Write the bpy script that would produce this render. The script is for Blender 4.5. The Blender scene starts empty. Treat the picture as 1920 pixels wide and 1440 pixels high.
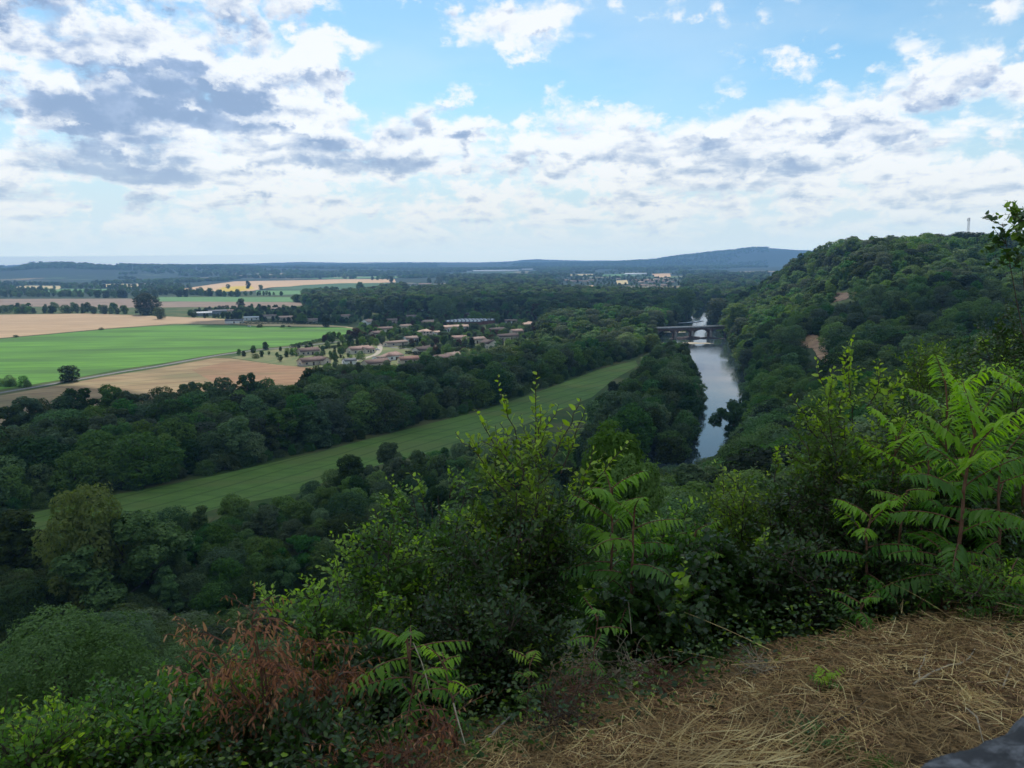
import bpy, math, random
import numpy as np
from mathutils import Vector, Matrix

scene = bpy.context.scene
COL = scene.collection
rad = math.radians
CZ = 75.0                 # eye height above the river plain, metres
FPX = 1397.0              # focal length in photo pixels (photo 1920 wide)
PITCH, ROLL = rad(9.33), rad(-0.56)
SUN_EL, SUN_AZ = rad(50), rad(-14)      # azimuth from +Y, positive towards +X

# ---------------------------------------------------------------- camera
cam_d = bpy.data.cameras.new('camera')
cam = bpy.data.objects.new('camera', cam_d); COL.objects.link(cam)
cam_d.sensor_width = 36.0
cam_d.lens = 36.0 * FPX / 1920.0
cam_d.clip_start = 0.05
cam_d.clip_end = 90000
R3 = (Matrix.Rotation(math.pi / 2 - PITCH, 3, 'X') @ Matrix.Rotation(ROLL, 3, 'Z'))
cam.matrix_world = Matrix.Translation((0, 0, CZ)) @ R3.to_4x4()
cam_d.dof.use_dof = True
cam_d.dof.focus_distance = 60.0
cam_d.dof.aperture_fstop = 9.0
scene.camera = cam
RN = np.array(R3)

# ---------------------------------------------------------------- render / exposure
scene.view_settings.view_transform = 'Standard'
scene.view_settings.look = 'None'
scene.view_settings.exposure = EXPOSURE = 0.0
scene.view_settings.gamma = 1.0
scene.cycles.use_denoising = True
scene.cycles.max_bounces = 8
scene.cycles.diffuse_bounces = 3
scene.cycles.glossy_bounces = 2
scene.cycles.transmission_bounces = 4
scene.cycles.volume_bounces = 0
scene.cycles.sample_clamp_indirect = 4.0

# ---------------------------------------------------------------- node helper
class S:
    """socket wrapper: arithmetic on it makes Math nodes"""
    def __init__(s, nt, sock): s.nt, s.o = nt, sock
    def m(s, op, *a, clamp=False):
        n = s.nt.nodes.new('ShaderNodeMath'); n.operation = op; n.use_clamp = clamp
        for i, v in enumerate((s,) + a):
            if isinstance(v, S): s.nt.links.new(v.o, n.inputs[i])
            else: n.inputs[i].default_value = v
        return S(s.nt, n.outputs[0])
    def __add__(s, b): return s.m('ADD', b)
    def __sub__(s, b): return s.m('SUBTRACT', b)
    def __mul__(s, b): return s.m('MULTIPLY', b)
    __radd__ = __add__
    __rmul__ = __mul__
    def __truediv__(s, b): return s.m('DIVIDE', b)
    def sstep(s, a, b):
        n = s.nt.nodes.new('ShaderNodeMapRange'); n.interpolation_type = 'SMOOTHSTEP'
        s.nt.links.new(s.o, n.inputs[0])
        for i, v in ((1, a), (2, b)): n.inputs[i].default_value = v
        return S(s.nt, n.outputs[0])
def nd(nt, typ, ins=None, **kw):
    n = nt.nodes.new(typ)
    for k, v in kw.items(): setattr(n, k, v)
    for k, v in (ins or {}).items():
        i = n.inputs[k]
        if isinstance(v, S): nt.links.new(v.o, i)
        elif isinstance(v, bpy.types.NodeSocket): nt.links.new(v, i)
        else: i.default_value = v
    return n
def mixc(nt, f, a, b, blend='MIX'):
    n = nt.nodes.new('ShaderNodeMix'); n.data_type = 'RGBA'; n.blend_type = blend
    for i, v in ((0, f), (6, a), (7, b)):
        if isinstance(v, S): nt.links.new(v.o, n.inputs[i])
        elif isinstance(v, bpy.types.NodeSocket): nt.links.new(v, n.inputs[i])
        elif i == 0: n.inputs[0].default_value = v
        else: n.inputs[i].default_value = (*v[:3], 1)
    return n.outputs[2]

def px_dir(px, py):
    v = RN @ np.array([(px - 960) / FPX, (720 - py) / FPX, -1.0])
    return v / np.linalg.norm(v)
def azel(px, py):
    d = px_dir(px, py); return math.atan2(d[0], d[1]), math.asin(d[2])

# ---------------------------------------------------------------- world: sky with its clouds
world = bpy.data.worlds.new('World'); scene.world = world; world.use_nodes = True
nt = world.node_tree; nt.nodes.clear()
out = nd(nt, 'ShaderNodeOutputWorld')
bg = nd(nt, 'ShaderNodeBackground', {'Strength': 0.10})
nt.links.new(bg.outputs[0], out.inputs[0])
sky = nd(nt, 'ShaderNodeTexSky', sky_type='NISHITA', sun_disc=False, sun_elevation=SUN_EL, sun_rotation=SUN_AZ,
         altitude=150, air_density=1.0, dust_density=0.6, ozone_density=2.0)
tc = nd(nt, 'ShaderNodeTexCoord')
sep = nd(nt, 'ShaderNodeSeparateXYZ', {0: tc.outputs['Generated']})
X, Y, Z = (S(nt, sep.outputs[i]) for i in range(3))
AZ = X.m('ARCTAN2', Y); EL = Z.m('ARCSINE')
def noise(nt, vec, scale, detail, rough=0.55, lac=2.0, dist=0.0):
    n = nd(nt, 'ShaderNodeTexNoise', {'Vector': vec, 'Scale': scale, 'Detail': detail, 'Roughness': rough, 'Lacunarity': lac, 'Distortion': dist})
    return S(nt, n.outputs[0])
def vec(nt, x, y, z): return nd(nt, 'ShaderNodeCombineXYZ', {0: x, 1: y, 2: z}).outputs[0]
def noise2(nt, v, scale, detail, rough=.5, lac=2.0, dist=0.0):
    """2-D noise; the third coordinate only shifts the pattern"""
    c = v.node; k = c.inputs[2].default_value
    m_ = nd(nt, 'ShaderNodeVectorMath', {0: v}, operation='ADD'); m_.inputs[1].default_value = (k * 7.31 + SKY_SEED, k * 3.17, 0)
    n = nd(nt, 'ShaderNodeTexNoise', {'Vector': m_.outputs[0], 'Scale': scale, 'Detail': detail, 'Roughness': rough, 'Lacunarity': lac, 'Distortion': dist}, noise_dimensions='2D')
    return S(nt, n.outputs[0])
SKY_SEED = 0.0
warp1 = noise2(nt, vec(nt, AZ, EL * 1.4, 0.3), 9.0, 4) - 0.5
warp2 = noise2(nt, vec(nt, AZ, EL * 1.4, 5.3), 9.0, 4) - 0.5
LOW = EL.sstep(0.26, 0.04)                       # 1 at the horizon
AW = AZ + warp1 * 0.12
EW = EL + warp2 * 0.06 * (LOW * -0.6 + 1.0)
def puffs(e, k):
    """cauliflower heads: rounded cells at two sizes, smaller towards the horizon"""
    tot = None
    for sx, sy, w, z in ((9.0, 15.0, .62, .4), (23.0, 36.0, .38, 2.4)):
        v_ = nd(nt, 'ShaderNodeTexVoronoi', {'Vector': vec(nt, AZ * sx + warp1 * (sx * .10) + wsm1 * 1.3 + z, e * sy + warp2 * (sx * .08) + wsm2 * 1.3, z), 'Scale': 1.0, 'Smoothness': .35}, feature='SMOOTH_F1', voronoi_dimensions='2D')
        t_ = (S(nt, v_.outputs['Distance']) * -1.35 + 1.0) * w; tot = t_ if tot is None else tot + t_
    return tot
wsm1 = noise2(nt, vec(nt, AZ, EL * 1.5, 7.7), 34.0, 6, .6) - 0.5
wsm2 = noise2(nt, vec(nt, AZ, EL * 1.5, 3.9), 34.0, 6, .6) - 0.5
def fine_at(e):
    a_ = noise2(nt, vec(nt, AZ * 6.0, e * 10.0, 1.7), 1.0, 9, 0.6, dist=0.25); b_ = noise2(nt, vec(nt, AZ * 15.0, e * 48.0, 9.1), 1.0, 7, 0.58, dist=0.3)
    return (a_ * (LOW * -0.75 + 1.0) + b_ * (LOW * 0.75)) - 0.5
fine = fine_at(EL)
nC = noise2(nt, vec(nt, AZ * 16.0, EL * 24.0, 3.1), 1.0, 5, 0.6)
# one placed cloud: flat base at e, rounded above
bgp = bpy.data.node_groups.new('cloud_shape', 'ShaderNodeTree')
for nme in ('az', 'el', 'a', 'e', 'ra', 're', 'rb', 'w'):
    bgp.interface.new_socket(nme, in_out='INPUT', socket_type='NodeSocketFloat')
bgp.interface.new_socket('v', in_out='OUTPUT', socket_type='NodeSocketFloat')
gi = bgp.nodes.new('NodeGroupInput'); go = bgp.nodes.new('NodeGroupOutput')
I = {n: S(bgp, gi.outputs[n]) for n in ('az', 'el', 'a', 'e', 'ra', 're', 'rb', 'w')}
dx = (I['az'] - I['a']) / I['ra']; dy = I['el'] - I['e']
up = dy.m('MAXIMUM', 0.0) / I['re']; dn = dy.m('MINIMUM', 0.0) / I['rb']
q = dx * dx + up * up + dn * dn
v = (q * -1.0 + 1.0).m('MAXIMUM', 0.0) * I['w']
bgp.links.new(v.o, go.inputs[0])
def blobs(lst):
    tot = None
    for (px, py, rx, ru, rdn, w) in lst:          # photo-sized numbers turned into sky angles
        a, e = azel(px, py)
        if rx < 130 and ru < 50: rx, ru, rdn, w = rx * 1.4, ru * 1.4, rdn * 1.5, w * .74
        g = nt.nodes.new('ShaderNodeGroup'); g.node_tree = bgp
        nt.links.new(AW.o, g.inputs['az']); nt.links.new(EW.o, g.inputs['el'])
        for k, val in (('a', a), ('e', e), ('ra', rx / 1450.0), ('re', ru / 1450.0), ('rb', rdn / 1450.0), ('w', w)):
            g.inputs[k].default_value = val
        s_ = S(nt, g.outputs[0])
        tot = s_ if tot is None else tot + s_
    return tot
CLOUDS = [(250, 215, 330, 240, 40, 1.0), (90, 60, 230, 150, 40, .8), (480, 120, 190, 220, 190, 1.0), (250, 325, 330, 120, 25, .9),
          (640, 310, 250, 150, 30, .9), (800, 255, 120, 100, 22, .9), (1150, 300, 330, 130, 60, .75), (1400, 310, 300, 120, 45, .6),
          (1600, 270, 240, 90, 70, .6), (930, 50, 110, 45, 22, .85), (825, 95, 36, 18, 10, .7), (1366, 30, 42, 24, 20, .7),
          (1600, 38, 44, 20, 12, .55), (1840, 20, 120, 40, 18, .8), (1850, 165, 180, 70, 30, .8), (1700, 85, 90, 24, 14, .5),
          (1840, 380, 200, 110, 60, .4), (1127, 16, 22, 24, 16, .55), (600, 100, 100, 120, 100, .7), (1010, 185, 80, 24, 14, .5)]
DARKS = [(330, 220, 230, 150, 26, 1.15), (90, 215, 200, 50, 20, .8), (240, 322, 200, 80, 16, 1.0), (70, 65, 150, 70, 26, .8),
         (390, 60, 190, 60, 40, .5), (660, 312, 150, 90, 18, .8), (810, 252, 110, 60, 14, .75), (700, 372, 130, 40, 14, .6),
         (1400, 322, 170, 40, 16, .75), (1700, 255, 60, 40, 26, .55), (1860, 170, 110, 34, 18, .6), (130, 375, 150, 40, 14, .7),
         (1250, 292, 90, 30, 16, .45), (1200, 378, 250, 30, 14, .5), (300, 390, 70, 24, 10, .5), (950, 330, 160, 40, 20, .35), (1380, 375, 120, 24, 10, .35)]
cl = blobs(CLOUDS); dk = blobs(DARKS)
PF = puffs(EL, 0)
cover = EL.sstep(0.215, 0.12) * 0.17 + EL.sstep(0.14, 0.08) * 0.20 + EL.sstep(0.42, 0.62) * 0.30                # more broken cloud low down; unseen cover overhead added to whiten the light
core = cl.m('MINIMUM', 1.0)
dens = core * 0.56 + cover + fine * 1.35 + (PF - 0.42) * 0.75 - 0.13
alpha = dens.sstep(-0.02, 0.38)
# billows: what lies just above (towards the sun) shades what is below it
E2 = EL + 0.015 - LOW * 0.009
relief = (fine_at(E2) - fine) * 3.0 + (puffs(E2, 1) - PF) * 2.0 + EL.sstep(0.17, 0.08) * 0.10
edge = dens.sstep(0.42, 0.08)                    # thin rims glow, thick hearts are grey
thick = dk.m('MINIMUM', 1.2) * 0.85 + relief + (nC - 0.5) * 0.7 + dens * 0.42 - 0.16 - edge * 0.35
dark = thick.sstep(-0.14, 1.0)
white = mixc(nt, EL.sstep(0.02, 0.16), (7.9, 8.4, 8.7), (9.8, 10.1, 10.4))
grey = mixc(nt, EL.sstep(0.02, 0.2), (4.6, 5.9, 7.3), (3.9, 5.1, 7.4))
grey = mixc(nt, (thick * 0.9 + (nC - 0.5) * 1.6 + (PF - 0.5) * 0.9 - 0.35).sstep(0.0, 1.0) * EL.sstep(0.05, 0.16), grey, (2.9, 4.1, 6.3))
cloudc = mixc(nt, dark, white, grey)
blue = mixc(nt, 1.0, sky.outputs[0], (0.95, 1.30, 1.32), 'MULTIPLY')
haze_low = mixc(nt, EL.sstep(0.24, 0.03) * 0.96, blue, (5.9, 7.3, 8.3))
veil = noise2(nt, vec(nt, AZ * 3.0, EL * 9.0, 2.2), 1.0, 5, .55).sstep(.35, .75)
haze_low = mixc(nt, veil * 0.22, haze_low, (7.6, 8.9, 9.8))
full = mixc(nt, alpha * (EL.sstep(-0.01, 0.075) * 0.85 + 0.1) * 0.96, haze_low, cloudc)
full = mixc(nt, EL.sstep(0.05, 0.0) * 0.8, full, (5.7, 6.9, 7.7))
# the low sky is as bright as it must be to look like that through the long slant of haze
HAZE_D, HAZE_TOP, HAZE_FAR = 1.2e-4, 264.0, 16000.0
Ls = (EL.m('MAXIMUM', 0.0005).m('POWER', -1.0) * (HAZE_TOP - CZ)).m('MINIMUM', HAZE_FAR)
Tr = (Ls * -HAZE_D).m('EXPONENT')
inv = Tr.m('POWER', -1.0)
vs1 = nd(nt, 'ShaderNodeVectorMath', operation='SCALE'); nt.links.new(full, vs1.inputs[0]); nt.links.new(inv.o, vs1.inputs['Scale'])
vs2 = nd(nt, 'ShaderNodeVectorMath', operation='SCALE'); vs2.inputs[0].default_value = (1.0, 2.35, 4.5); nt.links.new((inv - 1.0).o, vs2.inputs['Scale'])
vs3 = nd(nt, 'ShaderNodeVectorMath', operation='SUBTRACT'); nt.links.new(vs1.outputs[0], vs3.inputs[0]); nt.links.new(vs2.outputs[0], vs3.inputs[1]); full = vs3.outputs[0]
nt.links.new(full, bg.inputs[0])

# ---------------------------------------------------------------- sun
sun_d = bpy.data.lights.new('sun', 'SUN'); sun_d.energy = 3.6; sun_d.angle = rad(0.53); sun_d.color = (1.0, 0.95, 0.86)
sun = bpy.data.objects.new('sun', sun_d); COL.objects.link(sun)
SDIR = np.array([math.sin(SUN_AZ) * math.cos(SUN_EL), math.cos(SUN_AZ) * math.cos(SUN_EL), math.sin(SUN_EL)])
sun.rotation_euler = Vector(SDIR).to_track_quat('Z', 'Y').to_euler()
sun.location = (0, 0, 900)

# ---------------------------------------------------------------- general helpers
def tag(o, label=None, cat=None, group=None, kind=None):
    if label: o['label'] = label
    if cat: o['category'] = cat
    if group: o['group'] = group
    if kind: o['kind'] = kind
    return o
def empty(name, loc, rz=0.0, sc=(1, 1, 1)):
    o = bpy.data.objects.new(name, None); COL.objects.link(o)
    o.location = loc; o.rotation_euler = (0, 0, rz); o.scale = sc; o.empty_display_size = 0.2
    return o
def link(name, me, parent=None):
    o = bpy.data.objects.new(name, me); COL.objects.link(o)
    if parent is not None: o.parent = parent
    return o
def np_mesh(name, V, faces, mat, smooth=False, attrs=None):
    """V (n,3); faces = list of (k, array(m,k)) or one array"""
    me = bpy.data.meshes.new(name)
    if isinstance(faces, np.ndarray): faces = [faces]
    faces = [np.asarray(f, dtype=np.int32) for f in faces if len(f)]
    loops = np.concatenate([f.ravel() for f in faces])
    sizes = np.concatenate([np.full(len(f), f.shape[1], dtype=np.int32) for f in faces])
    starts = np.concatenate([[0], np.cumsum(sizes)[:-1]]).astype(np.int32)
    me.vertices.add(len(V)); me.vertices.foreach_set('co', np.asarray(V, dtype=np.float32).ravel())
    me.loops.add(len(loops)); me.loops.foreach_set('vertex_index', loops)
    me.polygons.add(len(sizes)); me.polygons.foreach_set('loop_start', starts); me.polygons.foreach_set('loop_total', sizes)
    if smooth: me.polygons.foreach_set('use_smooth', np.ones(len(sizes), dtype=bool))
    for k, (dom, arr) in (attrs or {}).items():
        a = me.attributes.new(k, 'FLOAT', dom); a.data.foreach_set('value', np.asarray(arr, dtype=np.float32))
    me.update(calc_edges=True); me.materials.append(mat)
    return me
class MB:
    """mesh builder: boxes, tubes and loose faces gathered into ONE mesh"""
    def __init__(s): s.v, s.f3, s.f4, s.n = [], [], [], 0
    def add(s, V, F):
        V = np.asarray(V, float).reshape(-1, 3); F = np.asarray(F, int) + s.n
        s.v.append(V); s.n += len(V)
        (s.f4 if F.shape[1] == 4 else s.f3).append(F); return s
    def box(s, c, d, rz=0.0):
        x, y, z = np.array(d, float) / 2
        V = np.array([[-x, -y, -z], [x, -y, -z], [x, y, -z], [-x, y, -z], [-x, -y, z], [x, -y, z], [x, y, z], [-x, y, z]])
        c_, s_ = math.cos(rz), math.sin(rz)
        V = V @ np.array([[c_, s_, 0], [-s_, c_, 0], [0, 0, 1]]) + np.array(c, float)
        return s.add(V, [[3, 2, 1, 0], [4, 5, 6, 7], [0, 1, 5, 4], [1, 2, 6, 5], [2, 3, 7, 6], [3, 0, 4, 7]])
    def tube(s, P, r0, r1, k=6, cap=True):
        P = np.asarray(P, float); n = len(P)
        T = np.gradient(P, axis=0); T /= np.linalg.norm(T, axis=1)[:, None] + 1e-9
        up = np.array([0, 0, 1.0]) if abs(T[0, 2]) < 0.9 else np.array([1.0, 0, 0])
        A = np.cross(T, up); A /= np.linalg.norm(A, axis=1)[:, None] + 1e-9; B = np.cross(T, A)
        r = np.linspace(r0, r1, n)[:, None, None]; th = np.arange(k) * 2 * math.pi / k
        V = P[:, None] + r * (A[:, None] * np.cos(th)[None, :, None] + B[:, None] * np.sin(th)[None, :, None])
        i = np.arange(n - 1)[:, None] * k + np.arange(k)[None]; j = np.arange(n - 1)[:, None] * k + (np.arange(k)[None] + 1) % k
        s.add(V, np.stack([i, j, j + k, i + k], -1).reshape(-1, 4)); return s
    def data(s):
        V = np.concatenate(s.v); fs = []
        if s.f3: fs.append(np.concatenate(s.f3))
        if s.f4: fs.append(np.concatenate(s.f4))
        return V, fs
    def build(s, name, mat, parent=None, smooth=False):
        V, fs = s.data(); return link(name, np_mesh(name, V, fs, mat, smooth), parent)
# ================================================================ GEOGRAPHY
def gp(px, py, z=0.0):
    """the point of the plain (height z) seen at a photo pixel"""
    d = px_dir(px, py); t = (z - CZ) / d[2]
    return np.array([d[0] * t, d[1] * t])
def to_px(P):
    P = np.atleast_2d(P) - np.array([0, 0, CZ]); c = P @ RN
    w = -c[:, 2]
    return np.stack([960 + FPX * c[:, 0] / w, 720 - FPX * c[:, 1] / w, w], 1)
WZ = -3.0
RIV = [(900, 3600, 14), (600, 2300, 14), (430, 1650, 16)]
RIV += [(*gp(px, py, WZ), hw) for px, py, hw in
        [(1345, 573, 20), (1314, 594, 12), (1302, 613, 26), (1297, 636, 34), (1322, 655, 21), (1347, 690, 16), (1351, 735, 14.5), (1336, 790, 13),
         (1285, 858, 15), (1180, 930, 13), (1040, 1000, 11), (850, 1075, 9.5), (660, 1135, 9), (492, 1197, 9), (300, 1245, 8), (90, 1300, 8), (-400, 1330, 8)]]
RIV = np.array([[a, b, c] for a, b, c in RIV], float)
def river_s(x, y):
    """signed distance to the river's centre line (positive on the hill side) and its half width there"""
    P = np.stack([x, y], -1); best = np.full(x.shape, 1e9); sg = np.ones(x.shape); hw = np.full(x.shape, 14.0)
    for i in range(len(RIV) - 1):
        a, b = RIV[i, :2], RIV[i + 1, :2]; d = b - a; L2 = d @ d
        t = np.clip(((P - a) @ d) / L2, 0, 1); Q = a + t[..., None] * d; v = P - Q
        dist = np.hypot(v[..., 0], v[..., 1]); m = dist < best
        cr = d[0] * v[..., 1] - d[1] * v[..., 0]
        best = np.where(m, dist, best); sg = np.where(m, np.sign(cr) + (cr == 0), sg)
        hw = np.where(m, RIV[i, 2] * (1 - t) + RIV[i + 1, 2] * t, hw)
    return best * sg, hw
def sm(a, b, x):
    t = np.clip((x - a) / (b - a), 0, 1); return t * t * (3 - 2 * t)
def vnoise(x, y, s, seed=0):
    """cheap smooth value noise"""
    x = x / s + seed * 17.3; y = y / s - seed * 9.1
    xi, yi = np.floor(x), np.floor(y); fx, fy = x - xi, y - yi
    def h(i, j): v = np.sin(i * 127.1 + j * 311.7 + seed * 74.7) * 43758.5453; return v - np.floor(v)
    fx, fy = fx * fx * (3 - 2 * fx), fy * fy * (3 - 2 * fy)
    return (h(xi, yi) * (1 - fx) + h(xi + 1, yi) * fx) * (1 - fy) + (h(xi, yi + 1) * (1 - fx) + h(xi + 1, yi + 1) * fx) * fy - 0.5
RIDGES = [(6500, 2300, [(-600, 499), (-150, 500), (0, 501), (35, 497.5), (60, 495), (110, 495.2), (170, 496.5), (300, 499.5), (420, 500), (520, 503), (800, 506)]),
          (12200, 2600, [(-600, 503), (200, 498), (330, 495.5), (470, 494), (560, 491), (640, 492.5), (760, 491.5), (900, 492), (960, 490), (985, 487), (1010, 485.8), (1035, 487), (1100, 488.5), (1220, 488), (1800, 487)]),
          (9300, 2000, [(1140, 493), (1235, 487.5), (1275, 481), (1330, 475), (1380, 470), (1420, 465.5), (1455, 465), (1500, 468.5), (1550, 470), (1640, 474), (1760, 482), (2100, 489)])]
def crest_q(x, y):     # distance beyond the local crest in front of the viewer
    return (y - (2.75 + 0.42 * np.clip(x, -6, 9))) * 0.92
def height(x, y, far=True):
    x = np.asarray(x, float); y = np.asarray(y, float); sh = x.shape
    x = x.reshape(-1); y = y.reshape(-1)
    s, hw = river_s(x, y); r = np.hypot(x, y)
    b = s - hw
    H = 73.2 + 3.0 * sm(60, 480, y) + 3.0 * sm(560, 760, y); H = H * (1 - sm(820, 1750, y))
    H = H * (1 - .46 * np.exp(-((y - 420) / 205) ** 2) * sm(120, 215, x) - .24 * np.exp(-((x - 200) / 90) ** 2 - ((y - 250) / 120) ** 2) - .12 * np.exp(-((x - 130) / 90) ** 2 - ((y - 180) / 110) ** 2) - .17 * np.exp(-((x - 62) / 48) ** 2 - ((y - 72) / 55) ** 2))
    b2 = b + (vnoise(x, y, 90, 1) * 34 + vnoise(x, y, 38, 2) * 12) * sm(20, 120, b) * sm(110, 220, r)
    nr = 1 - sm(150, 330, r)
    t = np.clip(b2 / (122 + 19 * nr), 0, 1.3)
    tt = np.minimum(t, 1)
    P = (.35 * (1 - (1 - tt) ** 1.35) + .65 * tt) * (1 - nr) + nr * tt ** 1.25
    kf = sm(560, 800, y) * .8; P = P * (1 - kf) + kf * tt ** 1.9
    hill = H * P + (vnoise(x, y, 55, 3) * 7) * sm(30, 160, b) * sm(110, 220, r) * (1 - sm(900, 1500, y))
    left = np.where(b < 0, 0, 0)
    z = np.where(s > 0, np.where(b > 0, hill, 0), 0)
    ab = np.abs(s) - hw
    cut = np.where(ab < 0, -4.5 - 1.5 * np.clip(-ab / 6, 0, 1), np.where(ab < 7, -4.5 * (1 - ab / 7), 0)) * (1 - sm(1250, 1330, y))
    z = z + cut
    # ground at the viewer's feet
    w = np.exp(-(r / 13.0) ** 2); qd = crest_q(x, y)
    loc = CZ - 1.86 + 0.035 * x - 0.62 * np.log1p(np.exp(np.clip(qd * 3.2, -30, 30))) / 3.2 + vnoise(x, y, .8, 5) * .09 + vnoise(x, y, .25, 6) * .04
    z = z * (1 - w) + loc * w
    if far:
        pxx = to_px(np.stack([x, y, np.zeros_like(x)], 1)); front = y > 500
        az = np.where(front, np.clip(960 + FPX * x / np.maximum(y, 1) * 1.03, -600, 2100), 0)
        for D, Wd, pts in RIDGES:
            k = np.array(pts, float)
            tz = np.array([px_dir(a, bb)[2] / math.hypot(*px_dir(a, bb)[:2]) for a, bb in pts])
            e = np.interp(az, k[:, 0], tz); hh = np.maximum(CZ + e * D, 0)
            u = np.clip(1 - np.abs(r - D) / Wd, 0, 1); u = u * u * (3 - 2 * u)
            nz = 1 + vnoise(x, y, 1400, 8) * .25 * (1 - u)
            z = z + np.where(front, hh * u * nz, 0)
    return z.reshape(sh)
def hz(x, y): return float(height(np.array([x]), np.array([y]))[0])
def hit(px, py, d0=8.0, d1=3000.0):
    """first point of the terrain seen at a photo pixel"""
    d = px_dir(px, py); t = np.geomspace(d0, d1, 1500)
    P = d[None] * t[:, None] + np.array([0, 0, CZ]); h = height(P[:, 0], P[:, 1])
    k = np.argmax(P[:, 2] < h); return P[k]
def in_poly(x, y, poly):
    poly = np.asarray(poly); c = np.zeros(x.shape, bool); n = len(poly)
    for i in range(n):
        x1, y1 = poly[i]; x2, y2 = poly[(i + 1) % n]
        m = ((y1 > y) != (y2 > y)) & (x < (x2 - x1) * (y - y1) / (y2 - y1 + 1e-12) + x1); c ^= m
    return c

# ---------------------------------------------------------------- materials of the land
def mat(name, col=None, rough=0.9, spec=0.3):
    m = bpy.data.materials.new(name); m.use_nodes = True; p = m.node_tree.nodes['Principled BSDF']
    if col: p.inputs['Base Color'].default_value = (*col, 1)
    p.inputs['Roughness'].default_value = rough; p.inputs['Specular IOR Level'].default_value = spec
    return m, m.node_tree, p
def ramp(nt, fac, stops):
    n = nt.nodes.new('ShaderNodeValToRGB'); nt.links.new(fac.o if isinstance(fac, S) else fac, n.inputs[0])
    e = n.color_ramp.elements
    while len(e) < len(stops): e.new(0.5)
    for i, (p, c) in enumerate(stops): e[i].position = p; e[i].color = (*c, 1)
    return n.outputs[0]
def geo_pos(nt): return nd(nt, 'ShaderNodeNewGeometry').outputs['Position']
def noisy(name, a, b, scale, detail=5, rough=.9, c=None, stretch=None, bump=0.0, spec=.25, lo=.35, hi=.65, c_amt=.4, lines=None):
    m, nt, p = mat(name, None, rough, spec)
    pos = geo_pos(nt)
    if stretch is not None:
        mp = nd(nt, 'ShaderNodeMapping', {'Vector': pos}); mp.inputs['Rotation'].default_value = (0, 0, stretch[0]); mp.inputs['Scale'].default_value = (stretch[1], stretch[2], 1); pos = mp.outputs[0]
    f = noise(nt, pos, scale, detail, .6).sstep(lo, hi)
    col = mixc(nt, f, a, b)
    if c is not None:
        g = noise(nt, pos, scale * .23, 3, .5).sstep(.45, .62); col = mixc(nt, g * c_amt, col, c)
    if lines is not None:                       # tramlines and drill rows: heading, spacing, strength
        hd, sp_, st_ = lines; gsep = nd(nt, 'ShaderNodeSeparateXYZ', {0: geo_pos(nt)}); gx, gy = S(nt, gsep.outputs[0]), S(nt, gsep.outputs[1])
        u = (gx * -math.sin(hd) + gy * math.cos(hd)) / sp_ + noise(nt, geo_pos(nt), .01, 2) * 1.2
        w1 = (u.m('FRACT') - .5).m('ABSOLUTE').sstep(.10, .03); w2 = ((u * 7.3).m('FRACT') - .5).m('ABSOLUTE').sstep(.35, .1)
        pat = noise(nt, geo_pos(nt), .012, 5, .6).sstep(.40, .68)
        col = mixc(nt, w1 * st_ + w2 * st_ * .35 + pat * st_ * .55, col, tuple(v * .5 for v in a))
    nt.links.new(col, p.inputs['Base Color'])
    if bump:
        bn = nd(nt, 'ShaderNodeBump', {'Height': noise(nt, pos, scale * 2.5, 6, .7), 'Strength': bump, 'Distance': .3}); nt.links.new(bn.outputs[0], p.inputs['Normal'])
    return m
def ground_mat():
    m, nt, p = mat('ground', None, .95, .15)
    g = nd(nt, 'ShaderNodeNewGeometry'); sp = nd(nt, 'ShaderNodeSeparateXYZ', {0: g.outputs['Position']})
    x, y, z = (S(nt, sp.outputs[i]) for i in range(3)); pos = g.outputs['Position']
    r = (x * x + y * y).m('SQRT')
    flat = vec(nt, x, y, 0.0)
    n1 = noise(nt, flat, .035, 6, .6); n2 = noise(nt, flat, .4, 5, .6); n3 = noise(nt, flat, 14.0, 6, .7)
    plain = mixc(nt, n1.sstep(.42, .6), (.05, .10, .022), (.13, .14, .05))
    plain = mixc(nt, n2 * .5, plain, (.06, .075, .03))
    # patchwork of far farmland
    vo = nd(nt, 'ShaderNodeTexVoronoi', {'Vector': vec(nt, x * .9, y * .55, 0.0), 'Scale': .0045, 'Randomness': .85})
    h = S(nt, nd(nt, 'ShaderNodeSeparateColor', {0: vo.outputs['Color']}).outputs[0])
    farm = ramp(nt, h, [(0, (.022, .05, .03)), (.44, (.03, .06, .03)), (.46, (.34, .26, .15)), (.6, (.2, .17, .1)), (.62, (.07, .13, .045)), (.78, (.10, .17, .06)), (.8, (.42, .3, .17)), (1, (.42, .31, .18))])
    wood = noise(nt, flat, .0011, 7, .62).sstep(.40, .47)
    farm = mixc(nt, wood, farm, (.018, .04, .024))
    hills = z.sstep(14.0, 40.0)
    farm = mixc(nt, hills * noise(nt, flat, .0021, 5, .6).sstep(.62, .55), farm, (.018, .038, .026))
    base = mixc(nt, r.sstep(1500.0, 2400.0), plain, farm)
    slope = mixc(nt, n2, (.022, .045, .012), (.05, .07, .024))
    base = mixc(nt, z.sstep(1.0, 4.0) * r.sstep(3600.0, 3000.0), base, slope)
    near = mixc(nt, n3.sstep(.35, .65), (.055, .036, .018), (.22, .145, .07))
    base = mixc(nt, r.sstep(11.0, 6.0), base, near)
    nt.links.new(base, p.inputs['Base Color'])
    return m

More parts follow.
